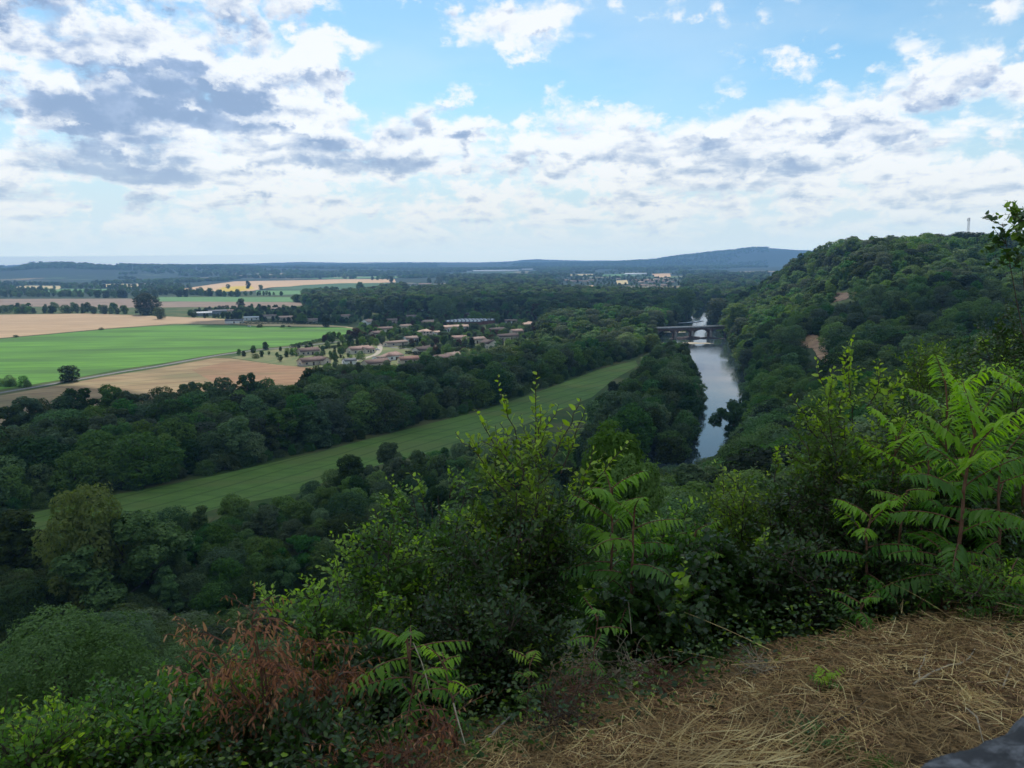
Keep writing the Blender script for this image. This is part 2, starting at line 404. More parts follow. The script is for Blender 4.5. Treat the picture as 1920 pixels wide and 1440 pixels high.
M = {}
M['ground'] = ground_mat()
M['tan'] = noisy('stubble_field', (.46, .30, .17), (.54, .37, .22), .02, 6, c=(.36, .25, .15), stretch=(.3, 1, 4), lines=(.12, 26, .3))
M['tan2'] = noisy('dry_field', (.30, .20, .10), (.40, .29, .15), .03, 6, c=(.19, .18, .08), stretch=(.4, 1, 2.2), lines=(.55, 18, .45), c_amt=.8)
M['redtan'] = noisy('harvested_field', (.30, .165, .085), (.37, .22, .12), .05, 6, c=(.24, .17, .08), stretch=(.3, 1, 3), lines=(.3, 14, .35), c_amt=.7)
M['green'] = noisy('maize_field', (.085, .235, .02), (.125, .31, .03), .035, 8, c=(.06, .15, .022), stretch=(.25, .5, 3), bump=.6, c_amt=.8, lines=(.16, 24, .42))
M['meadow'] = noisy('meadow_grass', (.10, .19, .034), (.145, .25, .048), .25, 7, c=(.15, .20, .05), stretch=(.9, .35, 1.2), bump=.9, c_amt=.8, lines=(.95, 9, .45))
M['lawn'] = noisy('dry_lawn', (.11, .15, .05), (.22, .21, .09), .07, 6, c=(.08, .12, .04))
M['brown'] = noisy('ploughed_field', (.22, .15, .11), (.28, .2, .14), .02, 5)
M['farmgreen'] = noisy('young_crop', (.08, .19, .06), (.12, .26, .08), .01, 5, stretch=(.1, 1, 5))
M['dkgreen'] = noisy('dark_crop', (.03, .09, .03), (.05, .13, .04), .01, 5, stretch=(.1, 1, 5))
M['orange'] = noisy('ripe_field', (.55, .33, .17), (.62, .42, .24), .008, 5, stretch=(.1, 1, 5))
M['yellow'] = noisy('sunflower_field', (.55, .36, .02), (.62, .45, .05), .02, 4)
M['straw'] = noisy('straw_field', (.48, .37, .17), (.58, .46, .24), .02, 4)
M['lane'] = noisy('lane_asphalt', (.17, .17, .17), (.24, .23, .22), .5, 4)
M['track'] = noisy('sandy_track', (.38, .33, .26), (.46, .4, .32), .3, 4)

# ---------------------------------------------------------------- terrain sheet
def build_ground():
    th = np.concatenate([np.arange(-49, 49.01, .3), np.arange(53, 307.01, 4.0)]) * math.pi / 180
    rr = np.concatenate([[0.0], np.geomspace(.5, 42000, 540)])
    T, Rr = np.meshgrid(th, rr); x, y = Rr * np.sin(T), Rr * np.cos(T)
    z = height(x, y); z[0, :] = z[0, 0]
    n_, m_ = x.shape; V = np.stack([x, y, z], -1).reshape(-1, 3)
    i = np.arange(n_ - 1)[:, None] * m_ + np.arange(m_)[None]; j = np.arange(n_ - 1)[:, None] * m_ + (np.arange(m_)[None] + 1) % m_
    F = np.stack([i, j, j + m_, i + m_], -1).reshape(-1, 4)[:, ::-1]
    tag(link('ground', np_mesh('ground', V, F, M['ground'], True)), kind='structure')
build_ground()

# ---------------------------------------------------------------- river
wm, wnt, wp = mat('river_water', (.035, .055, .06), .05, .5)
wp.inputs['IOR'].default_value = 1.42
_w = noise(wnt, nd(wnt, 'ShaderNodeMapping', {'Vector': geo_pos(wnt), 'Scale': (1, .7, 1)}).outputs[0], .55, 5, .6)
_calm = noise(wnt, geo_pos(wnt), .02, 3, .5).sstep(.38, .62)
wb = nd(wnt, 'ShaderNodeBump', {'Height': _w, 'Strength': _calm * .35 + .08, 'Distance': .14}); wnt.links.new(wb.outputs[0], wp.inputs['Normal'])
M['water'] = wm
def ribbon(name, pts, hws, z, m, kind='structure', sub=14):
    P = np.array(pts, float); W_ = np.array(hws, float); t = np.arange(len(P)); tt = np.linspace(0, len(P) - 1, (len(P) - 1) * sub + 1)
    def cr(a):
        o = []
        for u in tt:
            i = min(int(u), len(P) - 2); f = u - i; p0, p1, p2, p3 = a[max(i - 1, 0)], a[i], a[i + 1], a[min(i + 2, len(P) - 1)]
            o.append(.5 * (2 * p1 + (p2 - p0) * f + (2 * p0 - 5 * p1 + 4 * p2 - p3) * f * f + (3 * p1 - p0 - 3 * p2 + p3) * f ** 3))
        return np.array(o)
    C = cr(P); ww = np.interp(tt, t, W_); D = np.gradient(C, axis=0); D /= np.linalg.norm(D, axis=1)[:, None]
    N = np.stack([-D[:, 1], D[:, 0]], 1); L, R_ = C + N * ww[:, None], C - N * ww[:, None]
    V = np.zeros((2 * len(C), 3)); V[0::2, :2] = L; V[1::2, :2] = R_; V[:, 2] = z
    k = np.arange(len(C) - 1) * 2
    F = np.stack([k, k + 1, k + 3, k + 2], 1)
    if (V[F[0, 1]] - V[F[0, 0]])[0] * (V[F[0, 2]] - V[F[0, 0]])[1] - (V[F[0, 1]] - V[F[0, 0]])[1] * (V[F[0, 2]] - V[F[0, 0]])[0] < 0: F = F[:, ::-1]
    return tag(link(name, np_mesh(name, V, F, m)), kind=kind)
ribbon('river_water', RIV[3:, :2], RIV[3:, 2] + 5.0, WZ, M['water'])

# ---------------------------------------------------------------- fields, laid on the plain
FIELDS = []      # world polygons kept free of trees
def tess(poly, name, m, z=.08, kind='structure', keep=True):
    P = [gp(*p) for p in poly]
    me = bpy.data.meshes.new(name)
    a = sum(P[i][0] * P[(i + 1) % len(P)][1] - P[(i + 1) % len(P)][0] * P[i][1] for i in range(len(P)))
    if a < 0: P = P[::-1]
    from mathutils.geometry import tessellate_polygon
    V = [(p[0], p[1], z) for p in P]
    me.from_pydata(V, [], [tuple(t) for t in tessellate_polygon([[Vector(v) for v in V]])])
    me.materials.append(m)
    for pl in me.polygons:
        if pl.normal.z < 0: pl.flip()
    if keep: FIELDS.append(np.array([p for p in P]))
    return tag(link(name, me), kind=kind)
tess([(-420, 596), (0, 590), (170, 588), (300, 593), (400, 597), (470, 603), (425, 608), (330, 607), (200, 616), (90, 626), (0, 634), (-420, 668)], 'stubble_field', M['tan'])
tess([(-420, 670), (0, 636), (90, 628), (200, 618), (330, 609), (425, 610), (480, 612), (560, 613), (640, 614), (672, 618), (672, 624), (600, 640), (540, 648), (470, 655), (400, 665), (300, 682), (230, 692), (160, 705), (110, 713), (0, 731), (-420, 800)], 'maize_field', M['green'], .12)
tess([(425, 606), (470, 602.5), (560, 606), (650, 612), (670, 617), (640, 613.5), (560, 612), (480, 611)], 'dry_verge', M['straw'], .1)
ribbon('lane', [gp(*p) for p in [(-420, 810), (0, 737), (60, 727), (110, 718), (160, 709.5), (230, 697), (300, 686), (400, 668), (470, 658), (545, 651), (640, 640), (700, 632)]], [2.4] * 12, .16, M['lane'])
ribbon('track', [gp(*p) for p in [(700, 634), (712, 648), (706, 664), (668, 676), (628, 686), (604, 692)]], [2.2, 2.2, 2.2, 2.4, 2.6, 2.6], .2, M['track'])
ribbon('track', [gp(*p) for p in [(712, 648), (770, 655), (830, 652), (900, 634), (960, 622)]], [2.0, 2.0, 2.0, 2.0, 2.0], .22, M['lane'])
tess([(-420, 815), (0, 742), (110, 722), (230, 701), (300, 690), (400, 672), (432, 672), (520, 684), (600, 690), (610, 730), (560, 760), (300, 790), (0, 850), (-420, 930)], 'dry_field', M['tan2'], .08)
tess([(360, 694), (432, 676), (520, 685), (600, 691), (606, 726), (560, 748), (430, 735)], 'harvested_field', M['redtan'], .12)
tess([(432, 671), (470, 661), (540, 653), (640, 645), (760, 650), (800, 690), (700, 700), (610, 692), (520, 684)], 'lawn', M['lawn'], .14, keep=False)
tess([(1192, 676), (1120, 694), (1020, 731), (900, 771), (760, 806), (600, 847), (400, 893), (230, 925), (0, 975), (-500, 1090), (-500, 1240), (0, 1075), (160, 1030), (290, 990), (420, 950), (560, 925), (640, 890), (760, 860), (870, 840), (1000, 790), (1110, 745), (1150, 712), (1196, 686)], 'meadow', M['meadow'], .08)
tess([(200, 1022), (330, 1000), (520, 952), (600, 935), (610, 985), (520, 1050), (330, 1085), (230, 1080)], 'rough_grass', M['lawn'], .05, keep=False)
tess([(-420, 562), (0, 560.5), (240, 560), (295, 562), (300, 572), (240, 577), (0, 574), (-420, 578)], 'ploughed_field', M['brown'])
tess([(240, 567), (360, 565), (560, 567), (585, 571), (520, 577), (360, 576), (250, 577)], 'ploughed_field', M['brown'], .1)
tess([(292, 560), (300, 557), (430, 557), (560, 557.5), (608, 561), (560, 566), (430, 566), (300, 565)], 'young_crop_field', M['farmgreen'], .12)
tess([(345, 541), (400, 533), (440, 527.5), (560, 525.5), (640, 523.5), (740, 523.5), (742, 529), (640, 532), (505, 539), (470, 546), (345, 546)], 'ripe_field', M['orange'])
tess([(502, 541), (570, 534.5), (640, 531), (762, 530.5), (742, 536), (690, 539), (640, 543), (520, 543.5)], 'dark_crop_field', M['dkgreen'], .12)
tess([(404, 544), (420, 538), (470, 536), (478, 541), (450, 546), (405, 547)], 'sunflower_field', M['yellow'], .16)
tess([(640, 541), (690, 538.5), (742, 535.5), (735, 540), (700, 547), (640, 549)], 'ripe_field', M['orange'], .1)
tess([(480, 545), (640, 544), (600, 551), (520, 553), (480, 552)], 'young_crop_field', M['farmgreen'], .1)
tess([(560, 522.5), (700, 518), (850, 513.5), (862, 516), (760, 521), (640, 522.7)], 'young_crop_field', M['farmgreen'], .1)
tess([(862, 514.5), (915, 513.5), (918, 519), (866, 519)], 'sunflower_field', M['straw'], .1)
tess([(1072, 537), (1112, 535), (1118, 541), (1074, 543)], 'ripe_field', M['orange'], .1)
tess([(1222, 513.5), (1256, 512.5), (1258, 519), (1230, 521)], 'ripe_field', M['orange'], .1)
tess([(1130, 515), (1200, 512.5), (1205, 517), (1130, 519)], 'young_crop_field', M['farmgreen'], .1)
tess([(1155, 526), (1176, 525), (1178, 532), (1158, 533)], 'dry_field', M['straw'], .1)
tess([(1010, 540), (980, 539), (978, 542), (994, 544)], 'dry_field', M['straw'], .1)
tess([(-100, 524.5), (26, 525), (28, 528), (-100, 530)], 'ripe_field', M['straw'], .1)
tess([(45, 525), (92, 524.5), (90, 527.5), (48, 528.5)], 'ripe_field', M['straw'], .1)
tess([(255, 531.5), (285, 531), (284, 535), (258, 535.5)], 'ploughed_field', M['brown'], .1)
tess([(455, 519), (490, 518), (488, 520), (458, 521)], 'ripe_field', M['orange'], .1)
tess([(500, 518.5), (540, 517.5), (542, 519.5), (505, 521)], 'ripe_field', M['straw'], .1)
for q_, (fx, fy, fw, fh, fm_) in enumerate([(70, 539, 50, 3.5, 'straw'), (225, 535, 40, 3, 'straw'), (150, 545, 70, 3.5, 'farmgreen'), (330, 523, 90, 2.2, 'farmgreen'), (120, 516, 120, 2.0, 'brown'), (700, 511.5, 90, 1.6, 'straw'), (960, 516, 70, 2.4, 'farmgreen'), (1060, 514.5, 60, 2, 'straw'), (1330, 509, 60, 2, 'farmgreen'), (560, 513, 90, 1.6, 'farmgreen')]):
    tess([(fx - fw, fy), (fx - fw * .4, fy - fh), (fx + fw, fy - fh * .8), (fx + fw * .8, fy + fh), (fx - fw * .7, fy + fh)], 'far_field', M[fm_], .1 + .004 * q_)
tess([(862, 575), (900, 570), (918, 571), (914, 580), (872, 585)], 'ploughed_field', M['brown'], .1)
tess([(895, 612), (930, 607), (940, 611), (930, 617), (900, 620)], 'lawn', M['lawn'], .1)
tess([(600, 556), (640, 552), (690, 549), (740, 546), (700, 551), (640, 557)], 'dry_verge', M['straw'], .1)

# gravel bar, rocks, weir, bare earth slips on the hillside
def blob_mesh(cx, cy, rx, ry, zc, hz_, seed, m, name, kind='structure', rot=0.0):
    n1, n2 = 40, 12; a = np.arange(n1) * 2 * math.pi / n1; V = [[cx, cy, zc + hz_]]
    for k in range(1, n2 + 1):
        f = k / n2
        for t in a:
            w = 1 + .22 * math.sin(3 * t + seed) + .1 * math.sin(7 * t + 2 * seed)
            x = rx * f * w * math.cos(t); y = ry * f * w * math.sin(t)
            c_, s_ = math.cos(rot), math.sin(rot); x, y = x * c_ - y * s_, x * s_ + y * c_
            V.append([cx + x, cy + y, zc + hz_ * (1 - f ** 2) - .6 * (f == 1)])
    V = np.array(V); V[:, 2] += vnoise(V[:, 0], V[:, 1], 2.5, seed) * hz_ * .5
    F4 = []; F3 = [[0, 1 + i, 1 + (i + 1) % n1] for i in range(n1)]
    for k in range(n2 - 1):
        for i in range(n1): F4.append([1 + k * n1 + i, 1 + (k + 1) * n1 + i, 1 + (k + 1) * n1 + (i + 1) % n1, 1 + k * n1 + (i + 1) % n1])
    return tag(link(name, np_mesh(name, V, [np.array(F3), np.array(F4)], m, True)), kind=kind)
M['gravel'] = noisy('gravel', (.36, .31, .22), (.5, .44, .33), .6, 6)
M['rock'] = noisy('dark_rock', (.035, .028, .028), (.09, .07, .065), .5, 6, bump=.6)
M['earth'] = noisy('bare_earth', (.34, .20, .115), (.54, .36, .21), .12, 8, c=(.17, .11, .06), bump=1.0)
c0 = gp(1260, 622, WZ); blob_mesh(c0[0], c0[1], 20, 9, WZ - .2, 1.0, 11, M['gravel'], 'gravel_bar')
c0 = gp(1304, 643.5, WZ); blob_mesh(c0[0], c0[1], 15, 8, WZ - .15, .8, 2, M['gravel'], 'gravel_bar', rot=-.1)
c0 = gp(1290, 634, WZ); blob_mesh(c0[0], c0[1], 17, 12, WZ - .3, 2.0, 5, M['rock'], 'rock_ledge', rot=.1)
c0 = gp(1328, 634, WZ); blob_mesh(c0[0], c0[1], 15, 9, WZ - .3, 1.3, 8, M['rock'], 'rock_ledge', rot=-.2)
fm, fnt, fp = mat('white_water', (.5, .54, .57), .5, .4)
M['foam'] = fm
M['slip_dark'] = noisy('dark_brown_earth', (.07, .05, .035), (.15, .10, .07), .15, 7, bump=1.0)  # darker brown than the bare earth of the other slips
def slip(poly, m, label_name, seed, lift=.5):
    P = np.array(poly, float); x0, y0 = P.min(0); x1, y1 = P.max(0); n1, n2 = 40, 40; V = []
    for j in range(n2):
        for i in range(n1): V.append(hit(x0 + (x1 - x0) * i / (n1 - 1), y0 + (y1 - y0) * j / (n2 - 1), 60, 1500))
    V = np.array(V); g = np.stack(np.meshgrid(np.linspace(x0, x1, n1), np.linspace(y0, y1, n2)), -1).reshape(-1, 2); ok = in_poly(g[:, 0], g[:, 1], P)
    nz = vnoise(V[:, 0] + V[:, 2], V[:, 1] + V[:, 2], 3.0, seed) * 1.6 + vnoise(V[:, 0] + V[:, 2] * 2, V[:, 1], 1.1, seed + 1) * .8; V[:, 2] += lift + nz * .5; V[:, 1] -= lift * 1.5 + nz * .6
    i = (np.arange(n2 - 1)[:, None] * n1 + np.arange(n1 - 1)[None]).ravel(); F = np.stack([i, i + n1, i + n1 + 1, i + 1], 1); F = F[ok[F].all(1) & (np.ptp(np.linalg.norm(V, axis=1)[F], axis=1) < 25)]
    tag(link(label_name, np_mesh(label_name, V, F, m, True)), kind='structure')
slip([(1488, 640), (1500, 628), (1520, 627), (1548, 634), (1556, 648), (1552, 660), (1562, 676), (1548, 684), (1532, 672), (1522, 655), (1500, 652)], M['earth'], 'bare_earth_slope', 3)
slip([(1556, 562), (1562, 551), (1590, 548), (1614, 549), (1600, 556), (1585, 563), (1560, 568)], M['slip_dark'], 'bare_earth_slope', 5)
slip([(1690, 540), (1700, 541), (1712, 553), (1722, 566), (1708, 566), (1698, 556)], M['earth'], 'bare_earth_slope', 7)
a0 = gp(1238, 607.5, WZ); a1 = gp(1292, 605, WZ); a2 = gp(1318, 601.5, WZ)
ribbon('weir', [a0, a1, a2], [3, 3.5, 2.5], WZ + .5, M['foam'])
# ================================================================ FOLIAGE MATERIALS
def leaf_mat(name, dark, light, young=None, trans=.35, rough=.7, spec=.12, obj_var=.5, noise_s=.25):
    m = bpy.data.materials.new(name); m.use_nodes = True; nt = m.node_tree; nt.nodes.clear()
    out = nt.nodes.new('ShaderNodeOutputMaterial')
    g = nd(nt, 'ShaderNodeNewGeometry'); oi = nd(nt, 'ShaderNodeObjectInfo')
    isl = S(nt, g.outputs['Random Per Island']); orn = S(nt, oi.outputs['Random'])
    f = isl * .55 + noise(nt, g.outputs['Position'], noise_s, 2) * .9 - .22
    col = mixc(nt, f.m('ADD', 0.0, clamp=True), dark, light)
    hsv = nd(nt, 'ShaderNodeHueSaturation', {'Hue': orn * (.05 * obj_var) + (.5 - .028 * obj_var), 'Saturation': (orn * 7.3).m('FRACT') * (-.35 * obj_var) + 1.0,
                                             'Value': (orn * 3.7).m('FRACT') * (.9 * obj_var) + (1 - .4 * obj_var), 'Color': col})
    c = hsv.outputs[0]
    if young is not None:
        at = nd(nt, 'ShaderNodeAttribute', attribute_name='young'); c = mixc(nt, S(nt, at.outputs['Fac']), c, young)  # tip yellow: young growth plus backlit glow put into the leaf colour
    pr = nd(nt, 'ShaderNodeBsdfPrincipled', {'Base Color': c, 'Roughness': rough, 'Specular IOR Level': spec})
    tr = nd(nt, 'ShaderNodeBsdfTranslucent', {'Color': mixc(nt, 1.0, c, (1.7, 1.9, .75), 'MULTIPLY')})
    mx = nd(nt, 'ShaderNodeMixShader', {0: trans, 1: pr.outputs[0], 2: tr.outputs[0]})
    nt.links.new(mx.outputs[0], out.inputs[0]); return m
M['leaf'] = leaf_mat('tree_foliage', (.020, .060, .008), (.095, .20, .022), obj_var=1.35, trans=.3)
M['leaf_light'] = leaf_mat('light_foliage', (.07, .14, .02), (.16, .26, .045), obj_var=.5)
M['leaf_olive'] = leaf_mat('olive_foliage', (.11, .14, .03), (.20, .23, .06), obj_var=.2)
M['leaf_grey'] = leaf_mat('willow_foliage', (.06, .085, .055), (.11, .14, .09), obj_var=.5)
M['leaf_dark'] = leaf_mat('conifer_foliage', (.014, .028, .015), (.034, .056, .027), obj_var=.4)
M['leaf_red'] = leaf_mat('copper_foliage', (.035, .018, .014), (.085, .04, .028), obj_var=.4)
M['bark'] = noisy('bark', (.06, .045, .035), (.14, .11, .085), 3.0, 5, bump=.5)
M['bark_pale'] = noisy('pale_bark', (.22, .2, .17), (.36, .33, .28), 3.0, 5)

# ================================================================ TREES
def cards(P, N, size, rng, aspect=.6, bend=.12):
    """leafy sprays: bent rhombs at P facing roughly along N"""
    n = len(P); N = N + rng.normal(0, .45, (n, 3)); N /= np.linalg.norm(N, axis=1)[:, None] + 1e-9
    A = np.cross(N, rng.normal(0, 1, (n, 3))); A /= np.linalg.norm(A, axis=1)[:, None] + 1e-9; B = np.cross(N, A)
    s = size * rng.uniform(.6, 1.35, n)[:, None]; a = aspect * rng.uniform(.7, 1.3, n)[:, None]
    k = rng.uniform(-.35, .35, n)[:, None]
    V = np.stack([P - A * s, P + B * s * a + A * s * k - N * s * bend, P + A * s, P - B * s * a - A * s * k - N * s * bend], 1).reshape(-1, 3)
    i = np.arange(n)[:, None] * 4
    return V, np.concatenate([i, i + 1, i + 2, i + 3], 1)
def crown(kind, seed, n, size, H=10.0):
    """foliage of a tree H metres tall standing at the origin"""
    rng = np.random.default_rng(seed); L = []
    if kind == 'round':   lobes, base, rx = 34, .12, .40
    elif kind == 'tall':  lobes, base, rx = 34, .10, .21
    elif kind == 'bush':  lobes, base, rx = 22, .0, .62
    elif kind == 'wide':  lobes, base, rx = 38, .22, .52
    elif kind == 'cone':  lobes, base, rx = 26, .04, .16
    elif kind == 'open':  lobes, base, rx = 26, .25, .36
    else: lobes, base, rx = 30, .1, .33
    gold = 2.399963
    for i in range(lobes):
        f = (i + .5) / lobes; h = base + (1 - base) * f
        if kind == 'cone': prof = (1 - f) ** .8 * .9 + .1
        elif kind == 'bush': prof = math.sqrt(max(1 - f * f, 0)) 
        else: prof = math.sin(math.pi * min(max(.12 + f * .80, 0), 1)) ** .75
        rr = rx * prof * rng.uniform(.35, 1.12) * (.8 if kind != 'open' else .95)
        t = i * gold + rng.uniform(-.6, .6)
        lr = (rx * (.42 if kind != 'cone' else .6)) * rng.uniform(.42, 1.22) * (1 if kind != 'open' else .72)
        L.append((rr * math.cos(t), rr * math.sin(t), h - lr * .45, lr))
    L = np.array(L) * H; L = L[L[:, 3] > 0]
    L[:, 2] = np.minimum(L[:, 2], H - L[:, 3] * .8)
    L[:, 2] = np.maximum(L[:, 2], L[:, 3] * (.35 if base < .1 else .6))
    w = L[:, 3] ** 2; w /= w.sum(); idx = rng.choice(len(L), int(n * 1.9), p=w)
    D = rng.normal(0, 1, (len(idx), 3)); D[:, 2] = D[:, 2] * .9 + .18; D /= np.linalg.norm(D, axis=1)[:, None]
    lump = 1 + .18 * np.sin(D[:, 0] * 7 + idx) * np.sin(D[:, 1] * 6 + 2 * idx) + .12 * np.sin(D[:, 2] * 9 + idx * 3)
    rad_ = L[idx, 3] * lump * (1 - .30 * rng.random(len(idx)) ** 2)
    P = L[idx, :3] + D * rad_[:, None] * np.array([1, 1, .82])
    keep = np.ones(len(P), bool)
    for l in L: keep &= np.linalg.norm((P - l[:3]) / np.array([1, 1, .82]), axis=1) > l[3] * .74
    P, D = P[keep][:n], D[keep][:n]
    N = D + np.array([0, 0, .45])
    return cards(P, N, size, rng)
def make_crown_mesh(name, kind, seed, n, size, m):
    V, F = crown(kind, seed, n, size); return np_mesh(name, V, F, m)
def make_trunk_mesh(name, seed, kind, m, H=10.0):
    rng = np.random.default_rng(seed); b = MB(); top = H * (.72 if kind != 'bush' else .5); r = .022 * H * (.8 if kind in ('tall', 'cone') else 1)
    P = np.array([[math.sin(f * 3 + seed) * .02 * H * f, math.cos(f * 2.4 + seed) * .02 * H * f, -.3 + f * top] for f in np.linspace(0, 1, 7)])
    b.tube(P, r * 1.25, r * .25, 7)
    for k in range(7):
        f = rng.uniform(.25, .85); i = P[0] + (P[-1] - P[0]) * f; t = rng.uniform(0, 6.28); l = H * rng.uniform(.14, .3)
        Q = np.array([i + np.array([math.cos(t) * l * u, math.sin(t) * l * u, l * (.75 * u + .2 * u * u)]) for u in np.linspace(0, 1, 5)])
        b.tube(Q, r * .5 * (1 - f * .5), r * .08, 5)
    V, fs = b.data(); return np_mesh(name, V, fs, m, True)
# three levels of detail: leaf sprays of about .12-.5 m at true size
LOD = {}
def lib(key, kind, seed, n, size, m='leaf', bark='bark'):
    LOD[key] = (make_crown_mesh('crown', kind, seed, n, size, M[m]), make_trunk_mesh('trunk', seed, kind, M[bark]))
for c_ in range(3): lib(('near', ('bush', 'round', 'oval')[c_], 0), ('bush', 'round', 'oval')[c_], 40 + c_, 34000, .085)
for lev, n_, s_ in (('hi', 15000, .155), ('mid', 5200, .25), ('lo', 1500, .44)):
    for kd, cnt in (('round', 3), ('wide', 2), ('tall', 2), ('oval', 2), ('bush', 2), ('open', 1)):
        for c_ in range(cnt): lib((lev, kd, c_), kd, hash_ := (len(LOD) * 13 + 7), n_, s_)
for lev, n_, s_ in (('mid', 4200, .26),):
    lib((lev, 'light', 0), 'round', 901, n_, s_, 'leaf_light'); lib((lev, 'olive', 0), 'round', 902, 12000, .17, 'leaf_olive')
    lib((lev, 'grey', 0), 'round', 903, n_, s_, 'leaf_grey'); lib((lev, 'cone', 0), 'cone', 904, n_, .22, 'leaf_dark')
    lib((lev, 'pine', 0), 'wide', 905, n_, s_, 'leaf_dark'); lib((lev, 'red', 0), 'round', 906, n_, s_, 'leaf_red')
    lib((lev, 'lightbush', 0), 'bush', 907, n_, s_, 'leaf_light'); lib((lev, 'darkround', 0), 'round', 908, n_, s_, 'leaf_dark')
    lib((lev, 'hilight', 0), 'oval', 909, 15000, .155, 'leaf_light')
rngT = np.random.default_rng(5)
def tree(name, label, cat, x, y, z, H, key, rz=None, wide=1.0, group=None, trunk=True):
    c, t = LOD[key]; r = empty(name, (x, y, z), rngT.uniform(0, 6.28) if rz is None else rz, (H / 10 * wide, H / 10 * wide, H / 10))
    tag(r, label, cat, group)
    link('crown', c, r)
    if trunk: link('trunk', t, r)
    return r

# ---------------------------------------------------------------- where the trees stand
HOUSES = []      # filled from the list in the buildings section: (x, y, radius)
HSPEC = []
# ================================================================ BUILDINGS
def flatm(name, col, rough=.85, var=.25, scale=1.5):
    return noisy(name, tuple(c * (1 - var) for c in col), tuple(min(1, c * (1 + var * .6)) for c in col), scale, 4, rough, stretch=(0, 1, 1))
RC = {'brown': flatm('brown_roof_tiles', (.17, .115, .10)), 'salmon': flatm('salmon_roof_tiles', (.48, .34, .27)), 'dark': flatm('dark_roof_tiles', (.085, .06, .055)),
      'tan': flatm('tan_roof_tiles', (.27, .20, .165)), 'red': flatm('red_roof_tiles', (.23, .13, .105)), 'grey': flatm('grey_roof', (.14, .15, .17)), 'white': flatm('pale_roof', (.6, .62, .63), var=.1),
      'rose': flatm('rose_roof_tiles', (.31, .205, .175))}
WC = {'cream': flatm('cream_wall', (.80, .69, .56), var=.1), 'white': flatm('white_wall', (.88, .87, .85), var=.05), 'pink': flatm('pink_wall', (.78, .60, .52), var=.1),
      'beige': flatm('beige_wall', (.66, .56, .45), var=.12), 'brick': flatm('brick_wall', (.24, .10, .075), var=.3), 'grey': flatm('grey_wall', (.3, .32, .35), var=.1)}
GLASS, _, gpn = mat('window_glass', (.015, .02, .028), .12, .6)
DOORM = mat('door_paint', (.09, .06, .045), .6)[0]
SHUT = mat('window_frame_paint', (.62, .6, .57), .6)[0]
CHIM = flatm('chimney_render', (.45, .35, .27))
def gable(parent, w, d, h, rise, wallm, roofm, ox=0, oy=0, rz=0.0, nwin=3, door=True, hip=False, over=.5, chim=True, ends=True):
    c_, s_ = math.cos(rz), math.sin(rz)
    def T(P): P = np.asarray(P, float); return np.stack([P[:, 0] * c_ - P[:, 1] * s_ + ox, P[:, 0] * s_ + P[:, 1] * c_ + oy, P[:, 2]], 1)
    X, Y = w / 2, d / 2
    b = MB(); hr = 0 if hip else rise
    V = [[-X, -Y, 0], [X, -Y, 0], [X, Y, 0], [-X, Y, 0], [-X, -Y, h], [X, -Y, h], [X, Y, h], [-X, Y, h], [-X, 0, h + hr - .02], [X, 0, h + hr - .02]]
    b.add(T(V), [[0, 1, 5, 4], [2, 3, 7, 6], [1, 2, 6, 5], [3, 0, 4, 7]])
    if not hip: b.f3.append(np.array([[5, 6, 9], [7, 4, 8]]))
    b.build('wall', wallm, parent)
    o = over; e = rise * o / Y; r = MB(); k = (Y * .8 if hip else 0)
    def slab(P, th=.16):
        P = T(P); n_ = len(P); Q = P - np.array([0, 0, th])
        V_ = np.concatenate([P, Q]); r.n += 0
        base = r.n; r.v.append(V_); r.n += 2 * n_
        if n_ == 4: r.f4.append(np.array([[0, 1, 2, 3], [7, 6, 5, 4]]) + base)
        else: r.f3.append(np.array([[0, 1, 2], [5, 4, 3]]) + base)
        r.f4.append(np.array([[i, i + n_, (i + 1) % n_ + n_, (i + 1) % n_] for i in range(n_)]) + base)
    z0, z1 = h - e + .12, h + rise + .14; ex = X + o * .8
    slab([[-ex, -Y - o, z0], [ex, -Y - o, z0], [ex - k, 0, z1], [-ex + k, 0, z1]])
    slab([[ex, Y + o, z0], [-ex, Y + o, z0], [-ex + k, 0, z1], [ex - k, 0, z1]])
    if hip:
        slab([[ex, -Y - o, z0], [ex, Y + o, z0], [ex - k, 0, z1]]); slab([[-ex, Y + o, z0], [-ex, -Y - o, z0], [-ex + k, 0, z1]])
    ro = r.build('roof', roofm, parent)
    if chim:
        cb = MB(); p = T([[X * .45, Y * .25, h + rise * .9]])[0]; cb.box(p, (.7, .6, 1.5), rz); cb.build('chimney', CHIM, ro)
    def win(x, y, ww, hh, zc, a):
        p = T([[x, y, zc]])[0]
        f = MB(); f.box(p, (ww + .3, .10, hh + .26), rz + a); fo = f.build('window', SHUT, parent)
        g = MB(); g.box(p, (ww, .16, hh), rz + a); g.build('pane', GLASS, fo)
    storeys = 2 if h > 4.6 else 1
    for st in range(storeys):
        for i in range(nwin):
            x = -X + w * (i + .6) / (nwin + .2)
            if door and st == 0 and i == nwin // 2:
                dm = MB(); p = T([[x, -Y - .04, 1.08]])[0]; dm.box(p, (1.5, .12, 2.16), rz); dm.build('door', DOORM, parent); continue
            win(x, -Y - .03, 1.5, 1.15, 1.55 + 2.7 * st, 0)
    if ends:
        for sx in (-1, 1): win(sx * (X + .03), -Y * .1, 1.2, 1.1, 1.55, math.pi / 2)
